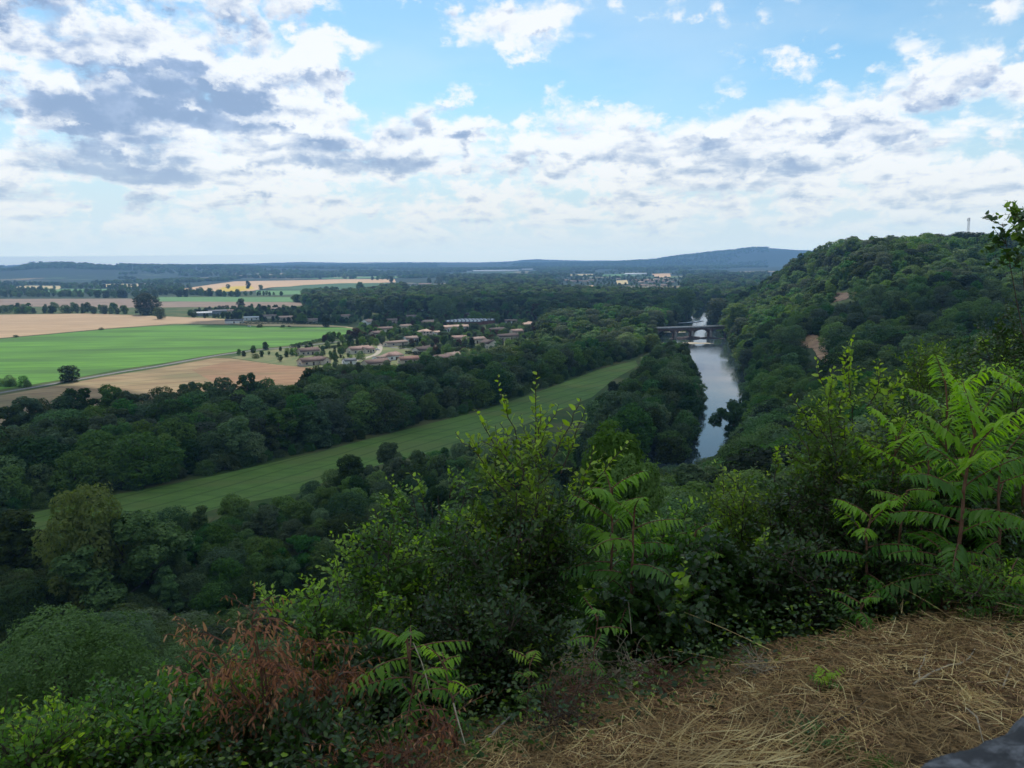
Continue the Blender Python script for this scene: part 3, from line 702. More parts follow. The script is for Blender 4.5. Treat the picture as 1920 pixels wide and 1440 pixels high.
def house(px, py, w, d, h, rise, rz, wall, roof, label, wings=(), cat='house', name='house', **kw):
    x, y = gp(px, py); a = math.atan2(-x, y)                      # broadside to the viewer, then turned by rz
    far_ = y > 1500; rz = rz + (22 if (y < 900 and abs(rz) < 30) else 0); r = empty(name, (x, y, 0), a + rad(rz), (1, 1, 1) if far_ else (1.0, 1.1, 1.2)); tag(r, label, cat, kw.pop('group', None))
    gable(r, w, d, h, rise, WC[wall], RC[roof], **kw)
    for (ox, oy, ww, dd, hh, rr, rzz, kwargs) in wings: gable(r, ww, dd, hh, rr, WC[kwargs.pop('wall', wall)], RC[kwargs.pop('roof', roof)], ox=ox, oy=oy, rz=rad(rzz), **kwargs)
    HOUSES.append((x, y, max(w, d) * .62)); return r
house(583, 684, 18, 8, 2.9, 1.9, 6, 'beige', 'brown', 'beige house with joined brown gable roofs at the edge of the reddish field', [(8.5, -2.5, 10, 7, 2.9, 1.8, 96, dict(nwin=1, door=False, chim=False))], nwin=3)
house(578, 665, 17, 8, 3.0, 1.9, 3, 'beige', 'brown', 'beige house with a long dull brown roof just behind the joined gables house', nwin=4)
house(673, 662, 19, 8.5, 3.0, 2.0, 9, 'cream', 'rose', 'cream bungalow with rose tiled roof standing alone on the dry lawn', [(6.5, -3, 9, 8, 2.9, 1.5, 8, dict(chim=False, nwin=3))], nwin=3)
house(737, 674, 14, 9, 3.1, 1.9, 12, 'white', 'rose', 'white walled house with a rose hipped roof and low flat roofed wing', [(-11, 1, 10, 7, 2.5, .7, 0, dict(roof='tan', chim=False, nwin=2, hip=False))], hip=True, nwin=3)
house(705, 688, 19, 9, 3.0, 1.9, 10, 'beige', 'brown', 'house under a dark brown roof half hidden behind the belt trees', nwin=3)
house(766, 681, 15, 7, 2.8, 1.7, -2, 'beige', 'red', 'low house with a plain reddish brown roof right of the rose hipped house', nwin=2)
house(829, 679, 14, 8, 3.0, 1.9, 8, 'white', 'brown', 'bright white house with two stepped brown gables above the belt trees', [(11, 2.5, 12, 8, 3.4, 2.0, 8, dict(roof='tan', nwin=2)), (3.5, -2, 7, 6, 2.8, 1.5, 98, dict(nwin=1, door=False, chim=False))], nwin=2)
house(790, 663, 12, 9, 3.0, 1.9, 14, 'cream', 'dark', 'cream house with a long dark slate brown roof beside the lime green bush', [(11, 4, 16, 8, 2.9, 1.8, 14, dict(nwin=4, door=True))], nwin=2)
house(797, 632, 12, 9, 5.0, 1.5, 10, 'pink', 'salmon', 'small two storey pink house with a salmon roof between dark trees', hip=True, nwin=3)
house(818, 629, 7, 6, 2.8, 1.2, 10, 'white', 'salmon', 'tiny white outbuilding right of the two storey pink house', nwin=1, chim=False)
house(838, 621, 12, 9, 3.6, 1.8, -6, 'white', 'salmon', 'white house with a broad pale salmon roof and open carport', [(15, 1, 19, 10, 3.6, 1.8, -8, dict(nwin=3)), (-4, -4, 6, 4, 2.6, .5, 0, dict(chim=False, nwin=1))], nwin=1, hip=False)
house(806, 609, 20, 10, 3.4, 1.6, -3, 'beige', 'salmon', 'house with a wide pale salmon hipped roof left of the long workshop', hip=True, nwin=3)
house(918, 653, 15, 10, 4.2, 2.2, -58, 'cream', 'dark', 'tall cream gable end house with a dark roof at the wood edge', nwin=3)
house(950, 637, 22, 9, 3.2, 1.8, 12, 'beige', 'dark', 'long beige house under a dark brown roof, rightmost at the wood edge', nwin=4)
house(890, 643, 20, 9, 3.0, 1.6, 10, 'cream', 'tan', 'low house with a tan roof behind the tall cream gable end', nwin=3)
house(931, 624, 19, 9, 3.0, 1.6, 12, 'brick', 'dark', 'low dark house with a maroon roof below the dry lawn', nwin=3)
house(986, 614, 14, 8, 3.0, 1.6, 6, 'pink', 'salmon', 'pinkish house with stepped salmon roofs beside the round trees', [(9, 4, 10, 8, 3.4, 1.6, 96, dict(nwin=1, door=False)), (-5, -4, 9, 7, 2.8, 1.3, 0, dict(nwin=2, chim=False))], nwin=2)
house(1003, 592, 12, 7, 3.0, 1.0, 0, 'white', 'grey', 'small white garage with a flat grey roof behind the stepped salmon roofs', nwin=1, chim=False)
house(690, 611, 13, 9, 4.4, 2.2, 50, 'white', 'salmon', 'white gable end house with salmon roof at the end of the maize field', [(9, 3, 14, 8, 3.2, 1.4, -50, dict(nwin=2))], nwin=2)
house(735, 606, 13, 8, 3.2, 1.6, 0, 'pink', 'tan', 'pinkish house with a tan roof right of the white gable end', nwin=2)
house(706, 631, 14, 8, 3.0, 1.8, 20, 'beige', 'brown', 'small brown roofed house among copper coloured trees', nwin=2)
house(742, 648, 22, 8, 2.6, 1.2, 10, 'beige', 'tan', 'long low shed with a faded tan roof in the village gardens', nwin=2, chim=False)
house(722, 622, 16, 9, 3.0, 1.6, -8, 'cream', 'brown', 'cream house with a brown roof behind the copper coloured trees', nwin=2)
house(539, 600, 22, 9, 3.0, 1.7, -2, 'beige', 'salmon', 'house with a bright salmon roof left of the pale round tree', nwin=3)
house(582, 606, 18, 9, 3.4, 1.6, 0, 'beige', 'tan', 'grey beige house with a tan roof right of the pale round tree', nwin=3)
house(440, 606, 22, 9, 3.0, 1.4, -8, 'white', 'grey', 'white walled barn with a grey roof at the corner of the maize field', nwin=1, chim=False)
house(380, 592, 26, 10, 3.4, 1.6, 0, 'grey', 'white', 'pale roofed farm shed among dark trees beyond the stubble field', nwin=2, chim=False)
house(408, 590, 26, 10, 4.4, 1.8, 5, 'grey', 'grey', 'blue grey barn beside the pale roofed farm shed', nwin=1, chim=False)
house(472, 600, 20, 9, 3.0, 1.2, 0, 'white', 'white', 'white flat looking house behind the rounded hedge trees', nwin=3, chim=False)
house(505, 597, 20, 9, 3.0, 1.4, 0, 'cream', 'tan', 'low cream house with a tan roof left of the bright salmon roof', nwin=2)
house(430, 587, 18, 8, 3.0, 1.6, 3, 'cream', 'brown', 'small farmhouse with a brown roof behind the grey roofed barn', nwin=2)
house(515, 583, 18, 8, 3.0, 1.4, 0, 'cream', 'tan', 'tan roofed house by the brown ploughed strip', nwin=2)
house(800, 582, 9, 8, 6.0, .5, -4, 'white', 'white', 'tall white modern box house beside the big round crown', nwin=2, chim=False)
house(790, 585, 14, 8, 3.0, .5, 0, 'white', 'grey', 'low white wing with a dark carport left of the white box house', nwin=2, chim=False)
house(722, 577, 12, 8, 3.0, 1.0, 0, 'white', 'white', 'tiny white roof peeking out of the wide wood', nwin=2, chim=False)
house(755, 575, 14, 8, 3.0, 1.2, 0, 'grey', 'grey', 'grey roof showing between wood trees left of the white box house', nwin=2, chim=False)
house(885, 594, 16, 8, 3.2, 1.4, 0, 'beige', 'dark', 'dull house just behind the long workshop', nwin=2)
house(797, 535, 42, 14, 4.5, 2.5, 2, 'beige', 'rose', 'large far farmhouse with a rose roof behind poplars', [(-38, 4, 22, 12, 4, 2, 0, dict(roof='grey', chim=False))], nwin=4)
house(979, 548, 22, 12, 3.4, 1.8, 0, 'cream', 'tan', 'tan roofed house in the wood left of the orange field', nwin=2)
house(770, 641, 13, 8, 3.0, 1.6, 5, 'white', 'tan', 'small white house with a tan roof in the gardens left of the slate brown roof', nwin=2)
house(861, 640, 14, 9, 3.0, 1.7, -12, 'cream', 'rose', 'cream house with a rose roof tucked under the umbrella shaped tree', nwin=2)
house(968, 627, 13, 8, 3.0, 1.6, 8, 'cream', 'rose', 'small cream house with a rose roof right of the maroon roof', nwin=2)
house(958, 607, 15, 8, 3.0, 1.5, 0, 'white', 'tan', 'white house with a tan roof behind the dark slim cypress', nwin=2)
house(760, 617, 14, 8, 3.0, 1.5, 10, 'cream', 'salmon', 'cream house with a pale salmon roof left of the two storey pink house', nwin=2)
house(772, 598, 14, 8, 3.0, 1.5, 0, 'white', 'tan', 'white house with a tan roof in the trees left of the very broad crown', nwin=2)
house(975, 583, 14, 8, 3.0, 1.5, 0, 'white', 'rose', 'white house with a rose roof peeking out of the wood above the stepped roofs', nwin=2)
house(650, 597, 15, 8, 3.0, 1.5, 0, 'cream', 'tan', 'cream house with a tan roof at the far side of the maize field end', nwin=2)
house(655, 683, 9, 6, 2.6, 1.2, 0, 'white', 'grey', 'white garden shed with a grey roof below the cream bungalow', nwin=1, chim=False)
# far settlement
_rs = random.Random(4)
for k, (px, py) in enumerate([(1062, 527), (1074, 529), (1086, 527.5), (1098, 529), (1108, 527), (1160, 524), (1190, 527), (1203, 531), (1214, 527), (1222, 530), (1232, 525.5), (1240, 529), (1250, 524.5), (1258, 530), (1208, 536), (1222, 538), (1245, 536), (1236, 543), (1252, 545)]):
    wc, rc, sz = _rs.choice(['cream', 'pink', 'beige']), _rs.choice(['salmon', 'rose', 'tan']), _rs.uniform(16, 26)
    ds = f"{'long' if sz > 21 else 'short'} {wc} house with a {rc} roof " + ('at the left of the far town' if px < 1120 else 'mid far town' if px < 1225 else 'at the right of the far town') + (', front row' if py > 533 else '')
    house(px, py, sz, _rs.uniform(9, 12), _rs.uniform(3, 5), 2.0, _rs.uniform(-30, 30), wc, rc, ds, group='houses of the far settlement', nwin=2)
house(1192, 516, 110, 40, 7, 4, -6, 'white', 'white', 'long white hall on the far plain above the orange fields', cat='hall', name='white_hall', nwin=3, door=False, chim=False)
house(1000, 507.5, 190, 60, 12, 3, 0, 'white', 'white', 'small white industrial shed near the horizon', cat='hall', name='industrial_shed', nwin=3, door=False, chim=False)
house(930, 510.5, 330, 90, 12, 4, 0, 'white', 'white', 'widest pale industrial shed near the horizon', [(-240, 10, 130, 60, 9, 3, 0, dict(roof='grey', chim=False, door=False, nwin=2))], cat='hall', name='industrial_shed', nwin=4, door=False, chim=False)
for px, py, wh in [(455, 520.5, 'leftmost'), (470, 519.5, 'middle'), (512, 520, 'rightmost')]:
    house(px, py, 60, 22, 8, 5, 0, 'cream', 'rose', wh + ' of the three pink roofed farm buildings beyond the wide orange field', cat='barn', name='farm_building', group='farm buildings at the foot of the far ridge', nwin=2, chim=False)

# long workshop with three parallel roofs and rows of skylights
def workshop():
    x, y = gp(868, 609); r = empty('workshop', (x, y, 0), math.atan2(-x, y) + rad(-7)); tag(r, 'long workshop with three grey ridged roofs, rows of skylights and brick end walls', 'workshop')
    L = 46
    for i in range(3):
        oy = i * 11.0; ox = i * 7.0
        b = MB(); X, Y, h, rs = L / 2, 5.5, 3.6, 2.3
        V = np.array([[-X, -Y, 0], [X, -Y, 0], [X, Y, 0], [-X, Y, 0], [-X, -Y, h], [X, -Y, h], [X, Y, h], [-X, Y, h], [-X, 0, h + rs], [X, 0, h + rs]], float) + np.array([ox, oy, 0])
        b.add(V, [[0, 1, 5, 4], [1, 2, 6, 5], [3, 0, 4, 7]] + ([[2, 3, 7, 6]] if i == 2 else [])); b.f3.append(np.array([[5, 6, 9], [7, 4, 8]])); b.build('wall', WC['brick'], r)
        rb = MB(); e = .35
        for sy in (-1, 1):
            P = np.array([[-X - e, sy * (Y + (.3 if (i, sy) in ((0, -1), (2, 1)) else -.02)), h + .02], [X + e, sy * (Y + (.3 if (i, sy) in ((0, -1), (2, 1)) else -.02)), h + .02], [X + e, 0, h + rs + .15], [-X - e, 0, h + rs + .15]]) + np.array([ox, oy, 0])
            V = np.concatenate([P, P - [0, 0, .15]]); rb.add(V, [[0, 1, 2, 3], [7, 6, 5, 4], [0, 4, 5, 1], [1, 5, 6, 2], [2, 6, 7, 3], [3, 7, 4, 0]])
        ro = rb.build('roof', RC['grey'], r)
        for row in range(2):
            for k in range(9):
                xx = -X + 4 + k * 4.7; f0, f1 = (.22, .44) if row == 0 else (.58, .82)
                sk = MB(); P = []
                for (dx_, f) in ((0, f0), (2.9, f0), (2.9, f1), (0, f1)): P.append([ox + xx + dx_, oy - Y * (1 - f), h + .1 + (rs + .1) * f])
                P = np.array(P); V = np.concatenate([P + [0, 0, .14], P]); sk.add(V, [[0, 1, 2, 3], [0, 4, 5, 1], [1, 5, 6, 2], [2, 6, 7, 3], [3, 7, 4, 0]]); sk.build('skylight', SKY_M, ro)
    HOUSES.append((x, y + 8, 32)); HOUSES.append((x + 12, y + 8, 26))
SKY_M = mat('skylight_glass', (.75, .8, .85), .25, .6)[0]
workshop()

# ---------------------------------------------------------------- hedges, cars
def hedge(pts, h, w, label, m='leaf_dark', n=2600):
    P = np.array([gp(*p) for p in pts]); rng = np.random.default_rng(len(pts) + abs(int(P[0, 0]))); seg = np.linalg.norm(np.diff(P, axis=0), axis=1); n = int(seg.sum() * 45)
    t = rng.uniform(0, seg.sum(), n); cs = np.concatenate([[0], np.cumsum(seg)]); x = np.interp(t, cs, P[:, 0]); y = np.interp(t, cs, P[:, 1])
    face = rng.integers(0, 3, n); off = np.where(face == 0, -w / 2, np.where(face == 1, w / 2, rng.uniform(-w / 2, w / 2, n))); z = np.where(face == 2, h, rng.uniform(.1, h, n))
    d = P[-1] - P[0]; d /= np.linalg.norm(d); nx, ny = -d[1], d[0]
    z = z * (1 + .16 * np.sin(t * .7) * np.sin(t * .23)) ; Q = np.stack([x + nx * off - P[0, 0], y + ny * off - P[0, 1], z], 1) + rng.normal(0, .13, (n, 3))
    N = np.stack([nx * np.sign(off), ny * np.sign(off), np.full(n, .3)], 1)
    V, F = cards(Q, N, .34, rng); o = link('hedge', np_mesh('hedge', V, F, M[m])); o.location = (P[0, 0], P[0, 1], 0); return tag(o, label, 'hedge')
hedge([(760, 664), (840, 669), (872, 668)], 2.4, 1.8, 'clipped dark hedge in front of the cream house with the slate brown roof')
hedge([(748, 655), (775, 650), (812, 644)], 2.6, 1.8, 'dark hedge slanting up behind the cream house with the slate brown roof')
hedge([(600, 655), (650, 650), (690, 648)], 2.0, 1.5, 'low hedge behind the cream bungalow on the dry lawn')
hedge([(855, 653), (905, 655)], 2.6, 1.8, 'dark garden hedge right of the lime green bush')
hedge([(450, 609), (520, 607), (600, 609), (660, 609)], 3.4, 3.0, 'long dark hedge between the maize field and the village gardens')
hedge([(545, 652), (600, 641), (650, 632), (672, 628)], 2.6, 2.4, 'thick hedge along the lane at the lower corner of the maize field')
def car(px, py, rz, colr, label):
    x, y = gp(px, py); r = empty('parked_car', (x, y, .16), rad(rz)); tag(r, label, 'car')
    bm_ = mat('car_paint', colr, .3, .5)[0]
    prof = [(-2.1, .35), (-2.1, .8), (-1.9, .95), (1.0, .98), (1.9, .85), (2.1, .6), (2.1, .35)]
    def ext(prof, w, m, name):
        n_ = len(prof); V = [[a, -w, b] for a, b in prof] + [[a, w, b] for a, b in prof]
        me = bpy.data.meshes.new(name); me.from_pydata(V, [], [tuple(range(n_)), tuple(range(2 * n_ - 1, n_ - 1, -1))] + [(i, i + n_, (i + 1) % n_ + n_, (i + 1) % n_) for i in range(n_)])
        me.materials.append(m); return link(name, me, r)
    ext(prof, .86, bm_, 'body'); ext([(-1.9, .94), (-1.5, 1.42), (.2, 1.46), (.95, .96)], .72, GLASS, 'window'); ext([(-1.5, 1.43), (-1.4, 1.5), (.1, 1.52), (.25, 1.45)], .7, bm_, 'roof')
    for sx in (-1.3, 1.3):
        for sy in (-.8, .8):
            b = MB(); b.tube([[sx, sy - .1, .32], [sx, sy + .1, .32]], .32, .32, 12); b.box((sx, sy, .32), (.3, .22, .3)); b.build('wheel', RUB, r)
RUB = mat('tyre_rubber', (.02, .02, .02), .8)[0]
car(612, 677, 20, (.75, .75, .75), 'white car parked right of the joined gables house')
car(694, 661, 40, (.03, .10, .35), 'dark blue car parked right of the cream bungalow')
car(708, 657, 10, (.7, .72, .75), 'pale car parked behind the dark blue car')
car(467, 613, 0, (.8, .8, .8), 'white car at the edge of the maize field near the barn')
car(543, 613, 0, (.18, .03, .04), 'dark red car at the edge of the maize field')

# ---------------------------------------------------------------- bridge
def bridge():
    A = gp(1222, 636.5, WZ); B = gp(1368, 631.5, WZ); d = B - A; L = np.linalg.norm(d); a = math.atan2(d[1], d[0])
    r = empty('stone_bridge', (A[0], A[1], 0), a); tag(r, 'old brown stone arch bridge with a pale railing across the river', 'bridge')
    top, wd = 7.6, 2.8
    piers = np.array([0.045, .285, .50, .735, .955]) * L; pw = 2.3
    xs = np.unique(np.concatenate([np.linspace(-4, L + 4, 240)] + [[p - pw / 2 - .01, p - pw / 2, p + pw / 2, p + pw / 2 + .01] for p in piers])); soff = []
    for x in xs:
        z = WZ - 1.5
        for i in range(4):
            x0, x1 = piers[i] + pw / 2, piers[i + 1] - pw / 2
            if x0 < x < x1: u = (x - (x0 + x1) / 2) / ((x1 - x0) / 2); z = .8 + 4.6 * math.sqrt(max(1 - u * u, 0)) if abs(u) < .999 else WZ - 1.5
        soff.append(z)
    soff = np.array(soff); n_ = len(xs)
    V = np.concatenate([np.stack([xs, np.full(n_, yy), zz], 1) for yy in (-wd, wd) for zz in (soff, np.full(n_, top))]); i = np.arange(n_ - 1)
    F = np.concatenate([np.stack([i, i + 1, i + 1 + n_, i + n_], 1), np.stack([i + 2 * n_, i + 3 * n_, i + 1 + 3 * n_, i + 1 + 2 * n_], 1), np.stack([i, i + 2 * n_, i + 1 + 2 * n_, i + 1], 1), np.stack([i + n_, i + 1 + n_, i + 1 + 3 * n_, i + 3 * n_], 1)])
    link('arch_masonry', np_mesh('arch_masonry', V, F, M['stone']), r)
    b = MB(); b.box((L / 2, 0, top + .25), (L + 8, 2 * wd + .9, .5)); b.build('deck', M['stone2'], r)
    for sy in (-1, 1):
        b = MB(); b.box((L / 2, sy * (wd + .15), top + .95), (L + 8, .35, .9)); b.build('parapet', M['rail'], r)
    for p in piers[1:4]:
        b = MB()
        for sy in (-1, 1):
            V = np.array([[p - pw / 2 - .2, sy * (wd + .02), WZ - 1], [p + pw / 2 + .2, sy * (wd + .02), WZ - 1], [p, sy * (wd + 2.2), WZ - 1], [p - pw / 2 - .2, sy * (wd + .02), 3.4], [p + pw / 2 + .2, sy * (wd + .02), 3.4], [p, sy * (wd + 2.2), 3.4], [p, sy * (wd + .02), 4.6]])
            bb = b.n; b.v.append(V); b.n += 7; b.f4.append(np.array([[0, 2, 5, 3], [2, 1, 4, 5]]) + bb); b.f3.append(np.array([[3, 5, 6], [5, 4, 6]]) + bb)
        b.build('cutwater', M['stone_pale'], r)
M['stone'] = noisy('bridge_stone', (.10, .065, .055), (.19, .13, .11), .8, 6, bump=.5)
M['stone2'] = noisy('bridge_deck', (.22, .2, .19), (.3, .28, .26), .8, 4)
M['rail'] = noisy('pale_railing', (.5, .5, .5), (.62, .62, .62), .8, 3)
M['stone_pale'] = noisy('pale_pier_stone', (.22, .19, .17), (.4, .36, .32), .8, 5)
bridge()

# lattice mast on the ridge
def mast():
    d = px_dir(1814, 447); D = 880; t = D / math.hypot(d[0], d[1]); x, y = d[0] * t, d[1] * t; zt = CZ + (px_dir(1814, 408)[2] / math.hypot(*px_dir(1814, 408)[:2])) * D
    z0 = hz(x, y); r = empty('lattice_mast', (x, y, z0)); tag(r, 'thin grey lattice mast standing on the wooded ridge', 'mast'); H = zt - z0; m = mat('galvanised_steel', (.25, .27, .3), .5)[0]
    b = MB(); w0, w1 = 1.6, .8
    for k in range(3):
        a = k * 2.094; b.tube([[math.cos(a) * w0, math.sin(a) * w0, 0], [math.cos(a) * w1, math.sin(a) * w1, H]], .17, .13, 5)
    n_ = 22
    for i in range(n_):
        f0, f1 = i / n_, (i + 1) / n_; r0, r1 = w0 + (w1 - w0) * f0, w0 + (w1 - w0) * f1
        for k in range(3):
            a, c = k * 2.094, (k + 1) * 2.094; b.tube([[math.cos(a) * r0, math.sin(a) * r0, f0 * H], [math.cos(c) * r1, math.sin(c) * r1, f1 * H]], .08, .08, 4)
    b.build('lattice', m, r)
    b = MB()
    for k in range(3):
        a = k * 2.094 + .5; b.box((math.cos(a) * 1.3, math.sin(a) * 1.3, H - 2), (.5, .35, 3.0), a)
    b.build('antenna', mat('antenna_shell', (.5, .52, .55), .5)[0], r)
mast()
# ================================================================ SCATTERING THE TREES
rng = np.random.default_rng(77)
CAND = []     # x, y, z, H, kind, zone, wide, light?
def pxpoly(pts, z=0.0): return np.array([gp(px, py, z) for px, py in pts])
HX = np.array([h[0] for h in HOUSES]); HY = np.array([h[1] for h in HOUSES]); HR = np.array([h[2] for h in HOUSES])
def blocked(x, y, H):
    out = np.zeros(len(x), bool)
    for f in FIELDS: out |= in_poly(x, y, f)
    dx, dy = HX[None] - x[:, None], HY[None] - y[:, None]
    out |= ((dx * dx + dy * dy) < (HR[None] * .9 + .5 + H[:, None] * .2) ** 2).any(1)
    r = np.hypot(x, y)[:, None]; ux, uy = x[:, None] / r, y[:, None] / r          # a tree just in front of a house would hide it
    al = dx * ux + dy * uy; la = np.abs(dx * uy - dy * ux)
    out |= ((al > 0) & (al < 4.5 * H[:, None] + HR[None] * .5) & (la < HR[None] * .62) & (H[:, None] > 2.4) & (r > 330)).any(1)
    s, hw = river_s(x, y); return out | ((np.abs(s) < hw + 1.0) & (y < 1300))
def add_c(x, y, H, kinds, zone, wide, check, z=None):
    if check:
        k = ~blocked(x, y, H); x, y, H = x[k], y[k], H[k]
    if z is None: z = height(x, y)
    for i in range(len(x)): CAND.append([x[i], y[i], z[i], H[i], kinds[rng.integers(len(kinds))], zone, rng.uniform(*wide)])
def scatter(poly, spacing, Hr, kinds, zone, jitter=.8, p=1.0, wide=(.9, 1.2), check=True):
    x0, y0 = poly.min(0); x1, y1 = poly.max(0)
    gx, gy = np.meshgrid(np.arange(x0, x1, spacing), np.arange(y0, y1, spacing), indexing='ij'); gy = gy + (np.arange(gx.shape[0]) % 2)[:, None] * spacing / 2
    gx, gy = gx.ravel(), gy.ravel(); n_ = len(gx); x = gx + rng.uniform(-.5, .5, n_) * spacing * jitter; y = gy + rng.uniform(-.5, .5, n_) * spacing * jitter
    k = (rng.random(n_) <= p) & in_poly(x, y, poly); x, y = x[k], y[k]
    add_c(x, y, rng.uniform(*Hr, len(x)), kinds, zone, wide, check)
def clusters(poly, spacing, Hr, kinds, thr, sc, seed, wide=(1.1, 1.7)):
    x0, y0 = poly.min(0); x1, y1 = poly.max(0); n_ = int((x1 - x0) * (y1 - y0) / spacing ** 2); x, y = rng.uniform(x0, x1, n_), rng.uniform(y0, y1, n_)
    k = in_poly(x, y, poly) & (vnoise(x, y * .6, sc, seed) + .5 * vnoise(x, y * .6, sc * .35, seed + 1) > thr); x, y = x[k], y[k]; add_c(x, y, rng.uniform(*Hr, len(x)), kinds, 'plain', wide, True)
def line(pts, spacing, Hr, kinds, zone, jit=2.0, wide=(.9, 1.3), check=True):
    P = np.array([gp(*p) for p in pts]); seg = np.linalg.norm(np.diff(P, axis=0), axis=1); cs = np.concatenate([[0], np.cumsum(seg)])
    t = np.arange(0, cs[-1], spacing); n_ = len(t); x = np.interp(t, cs, P[:, 0]) + rng.normal(0, jit, n_); y = np.interp(t, cs, P[:, 1]) + rng.normal(0, jit, n_)
    add_c(x, y, rng.uniform(*Hr, n_), kinds, zone, wide, check)
RND = ['round', 'oval', 'wide', 'round', 'oval', 'open', 'round', 'tall', 'wide', 'grey', 'open', 'light']
# belt between village and meadow
belt = pxpoly([(1240, 645), (1150, 645), (1060, 662), (1000, 676), (930, 692), (860, 709), (760, 727), (690, 738), (620, 760), (560, 782), (480, 788), (400, 790), (300, 808), (200, 826), (100, 842), (0, 866), (-300, 950), (-420, 1080), (0, 965), (230, 915), (400, 884), (600, 838), (760, 797), (900, 762), (1020, 722), (1120, 686), (1200, 664), (1240, 660)])
scatter(belt, 8.6, (11, 19), RND, 'belt', wide=(1.0, 1.35), check=False)
line([(-60, 850), (50, 824), (150, 802), (260, 802), (340, 787), (470, 770), (560, 774), (620, 747)], 8.5, (14, 20), ['round', 'wide', 'open', 'open', 'oval'], 'belt', 2.5, check=False)
line([(-200, 1030), (0, 968), (230, 918), (400, 887), (600, 841), (760, 800), (900, 765), (1020, 725), (1120, 689), (1190, 668)], 4.5, (3, 6.5), ['bush', 'round'], 'belt', 1.3, check=False)
# wooded tongue between meadow and river
tongue = pxpoly([(1205, 684), (1160, 712), (1118, 748), (1105, 790), (1120, 830), (1150, 880), (1230, 900), (1262, 840), (1282, 790), (1298, 740), (1300, 700), (1288, 672), (1268, 655), (1236, 662)])
scatter(tongue, 8.0, (11, 18), ['round', 'tall', 'oval', 'round'], 'tongue')
line([(1135, 815), (1160, 830), (1190, 845), (1240, 862)], 5, (17, 24), ['tall', 'oval', 'round'], 'tongue', 1.5)
line([(1262, 850), (1286, 790), (1304, 740), (1306, 705), (1290, 668), (1262, 652)], 6, (11, 17), ['tall', 'round', 'oval'], 'tongue', 1.0, check=False)
# left bank, lower left
bank = pxpoly([(1120, 840), (1000, 872), (880, 893), (760, 915), (640, 945), (600, 962), (520, 988), (420, 1012), (330, 1028), (280, 1045), (200, 1050), (60, 1030), (0, 1040), (-400, 1160), (-400, 1330), (60, 1275), (300, 1222), (490, 1172), (660, 1112), (850, 1050), (1040, 975), (1180, 905)])
scatter(bank, 6.6, (8, 13), RND, 'bank', check=True)
line([(560, 1180), (440, 1205), (300, 1238), (150, 1275), (0, 1300), (-150, 1310)], 4.0, (9, 13), RND, 'hill', .8, check=False, wide=(1.1, 1.4))
line([(700, 1138), (800, 1105), (900, 1070), (1000, 1030), (1100, 985), (1180, 950)], 4.0, (9, 13), RND, 'hill', .8, check=False, wide=(1.1, 1.4))
line([(620, 925), (660, 915), (720, 905), (770, 890), (810, 880), (860, 868), (900, 858)], 5.5, (6.5, 9), ['oval', 'tall', 'bush'], 'bank', 1.0, check=False)
line([(310, 1012), (370, 1010), (430, 1015), (480, 990), (520, 975), (560, 965), (590, 960)], 5.0, (4, 7), ['bush', 'round'], 'bank', 1.2, check=False)
# village gardens
vill = pxpoly([(560, 636), (660, 628), (700, 600), (720, 590), (900, 585), (1010, 590), (1040, 610), (1020, 660), (930, 682), (860, 697), (760, 714), (690, 722), (640, 730), (606, 722), (612, 690), (800, 690), (780, 652), (640, 646)])
scatter(vill, 7.0, (3.0, 8.5), ['round', 'oval', 'bush', 'pine', 'bush', 'cone', 'grey', 'red', 'light', 'round', 'wide'], 'village', p=.85)
scatter(pxpoly([(545, 654), (640, 647), (700, 646), (690, 672), (620, 682), (535, 672), (440, 668), (470, 660)]), 9.0, (2.2, 6.5), ['bush', 'round', 'bush', 'oval', 'lightbush', 'darkround'], 'village', p=.6)
vill2 = pxpoly([(362, 600), (350, 586), (470, 578), (600, 580), (700, 588), (690, 606), (600, 607), (500, 605), (430, 606)])
scatter(vill2, 9.0, (4, 9), ['round', 'oval', 'bush', 'pine', 'darkround', 'round', 'bush'], 'village', p=.7)
# wide wood behind the village
wood = pxpoly([(545, 562), (600, 553), (700, 552), (760, 545), (850, 545), (1000, 546), (1100, 545), (1250, 548), (1290, 560), (1285, 600), (1240, 640), (1150, 642), (1060, 655), (1010, 655), (1030, 610), (1010, 590), (900, 586), (720, 588), (600, 578), (560, 572)])
scatter(wood, 13.0, (12, 22), ['round', 'wide', 'oval', 'round', 'tall', 'grey', 'darkround'], 'wood', p=.95, wide=(1.0, 1.4))
line([(1010, 602), (1060, 598), (1120, 606), (1180, 612), (1230, 618)], 12, (20, 25), ['round', 'wide'], 'wood', 4, check=False)
# hillside on the right bank
hx, hy = [], []
sp = 7.0
def hill_scatter(x0, x1, y0, y1, sp, Hr, zone='hill'):
    for gx in np.arange(x0, x1, sp):
        for gy in np.arange(y0, y1, sp):
            x = gx + rng.uniform(-.45, .45) * sp; y = gy + rng.uniform(-.45, .45) * sp
            if y < 3 or abs(x) > y * .86 + 25: continue
            hx.append(x); hy.append(y)
hill_scatter(-190, 260, 12, 330, 6.2, None); n1_ = len(hx)
hill_scatter(60, 560, 330, 800, 9.0, None); hill_scatter(150, 900, 800, 1500, 13, None)
hx, hy = np.array(hx), np.array(hy); hs, hhw = river_s(hx, hy); hzz = height(hx, hy)
LIMX = [-200, 0, 200, 400, 480, 560, 700, 860, 1000, 1120, 1200, 1290, 1330, 1380, 1420, 1480, 1540, 1620, 1700, 1800, 1960]
LIMY = [1120, 1110, 1120, 1140, 1200, 1150, 1050, 1000, 950, 900, 880, 868, 850, 790, 720, 660, 620, 590, 565, 552, 520]
CUTS = [(1492, 632, 1562, 680), (1560, 548, 1610, 560), (1694, 545, 1712, 560)]
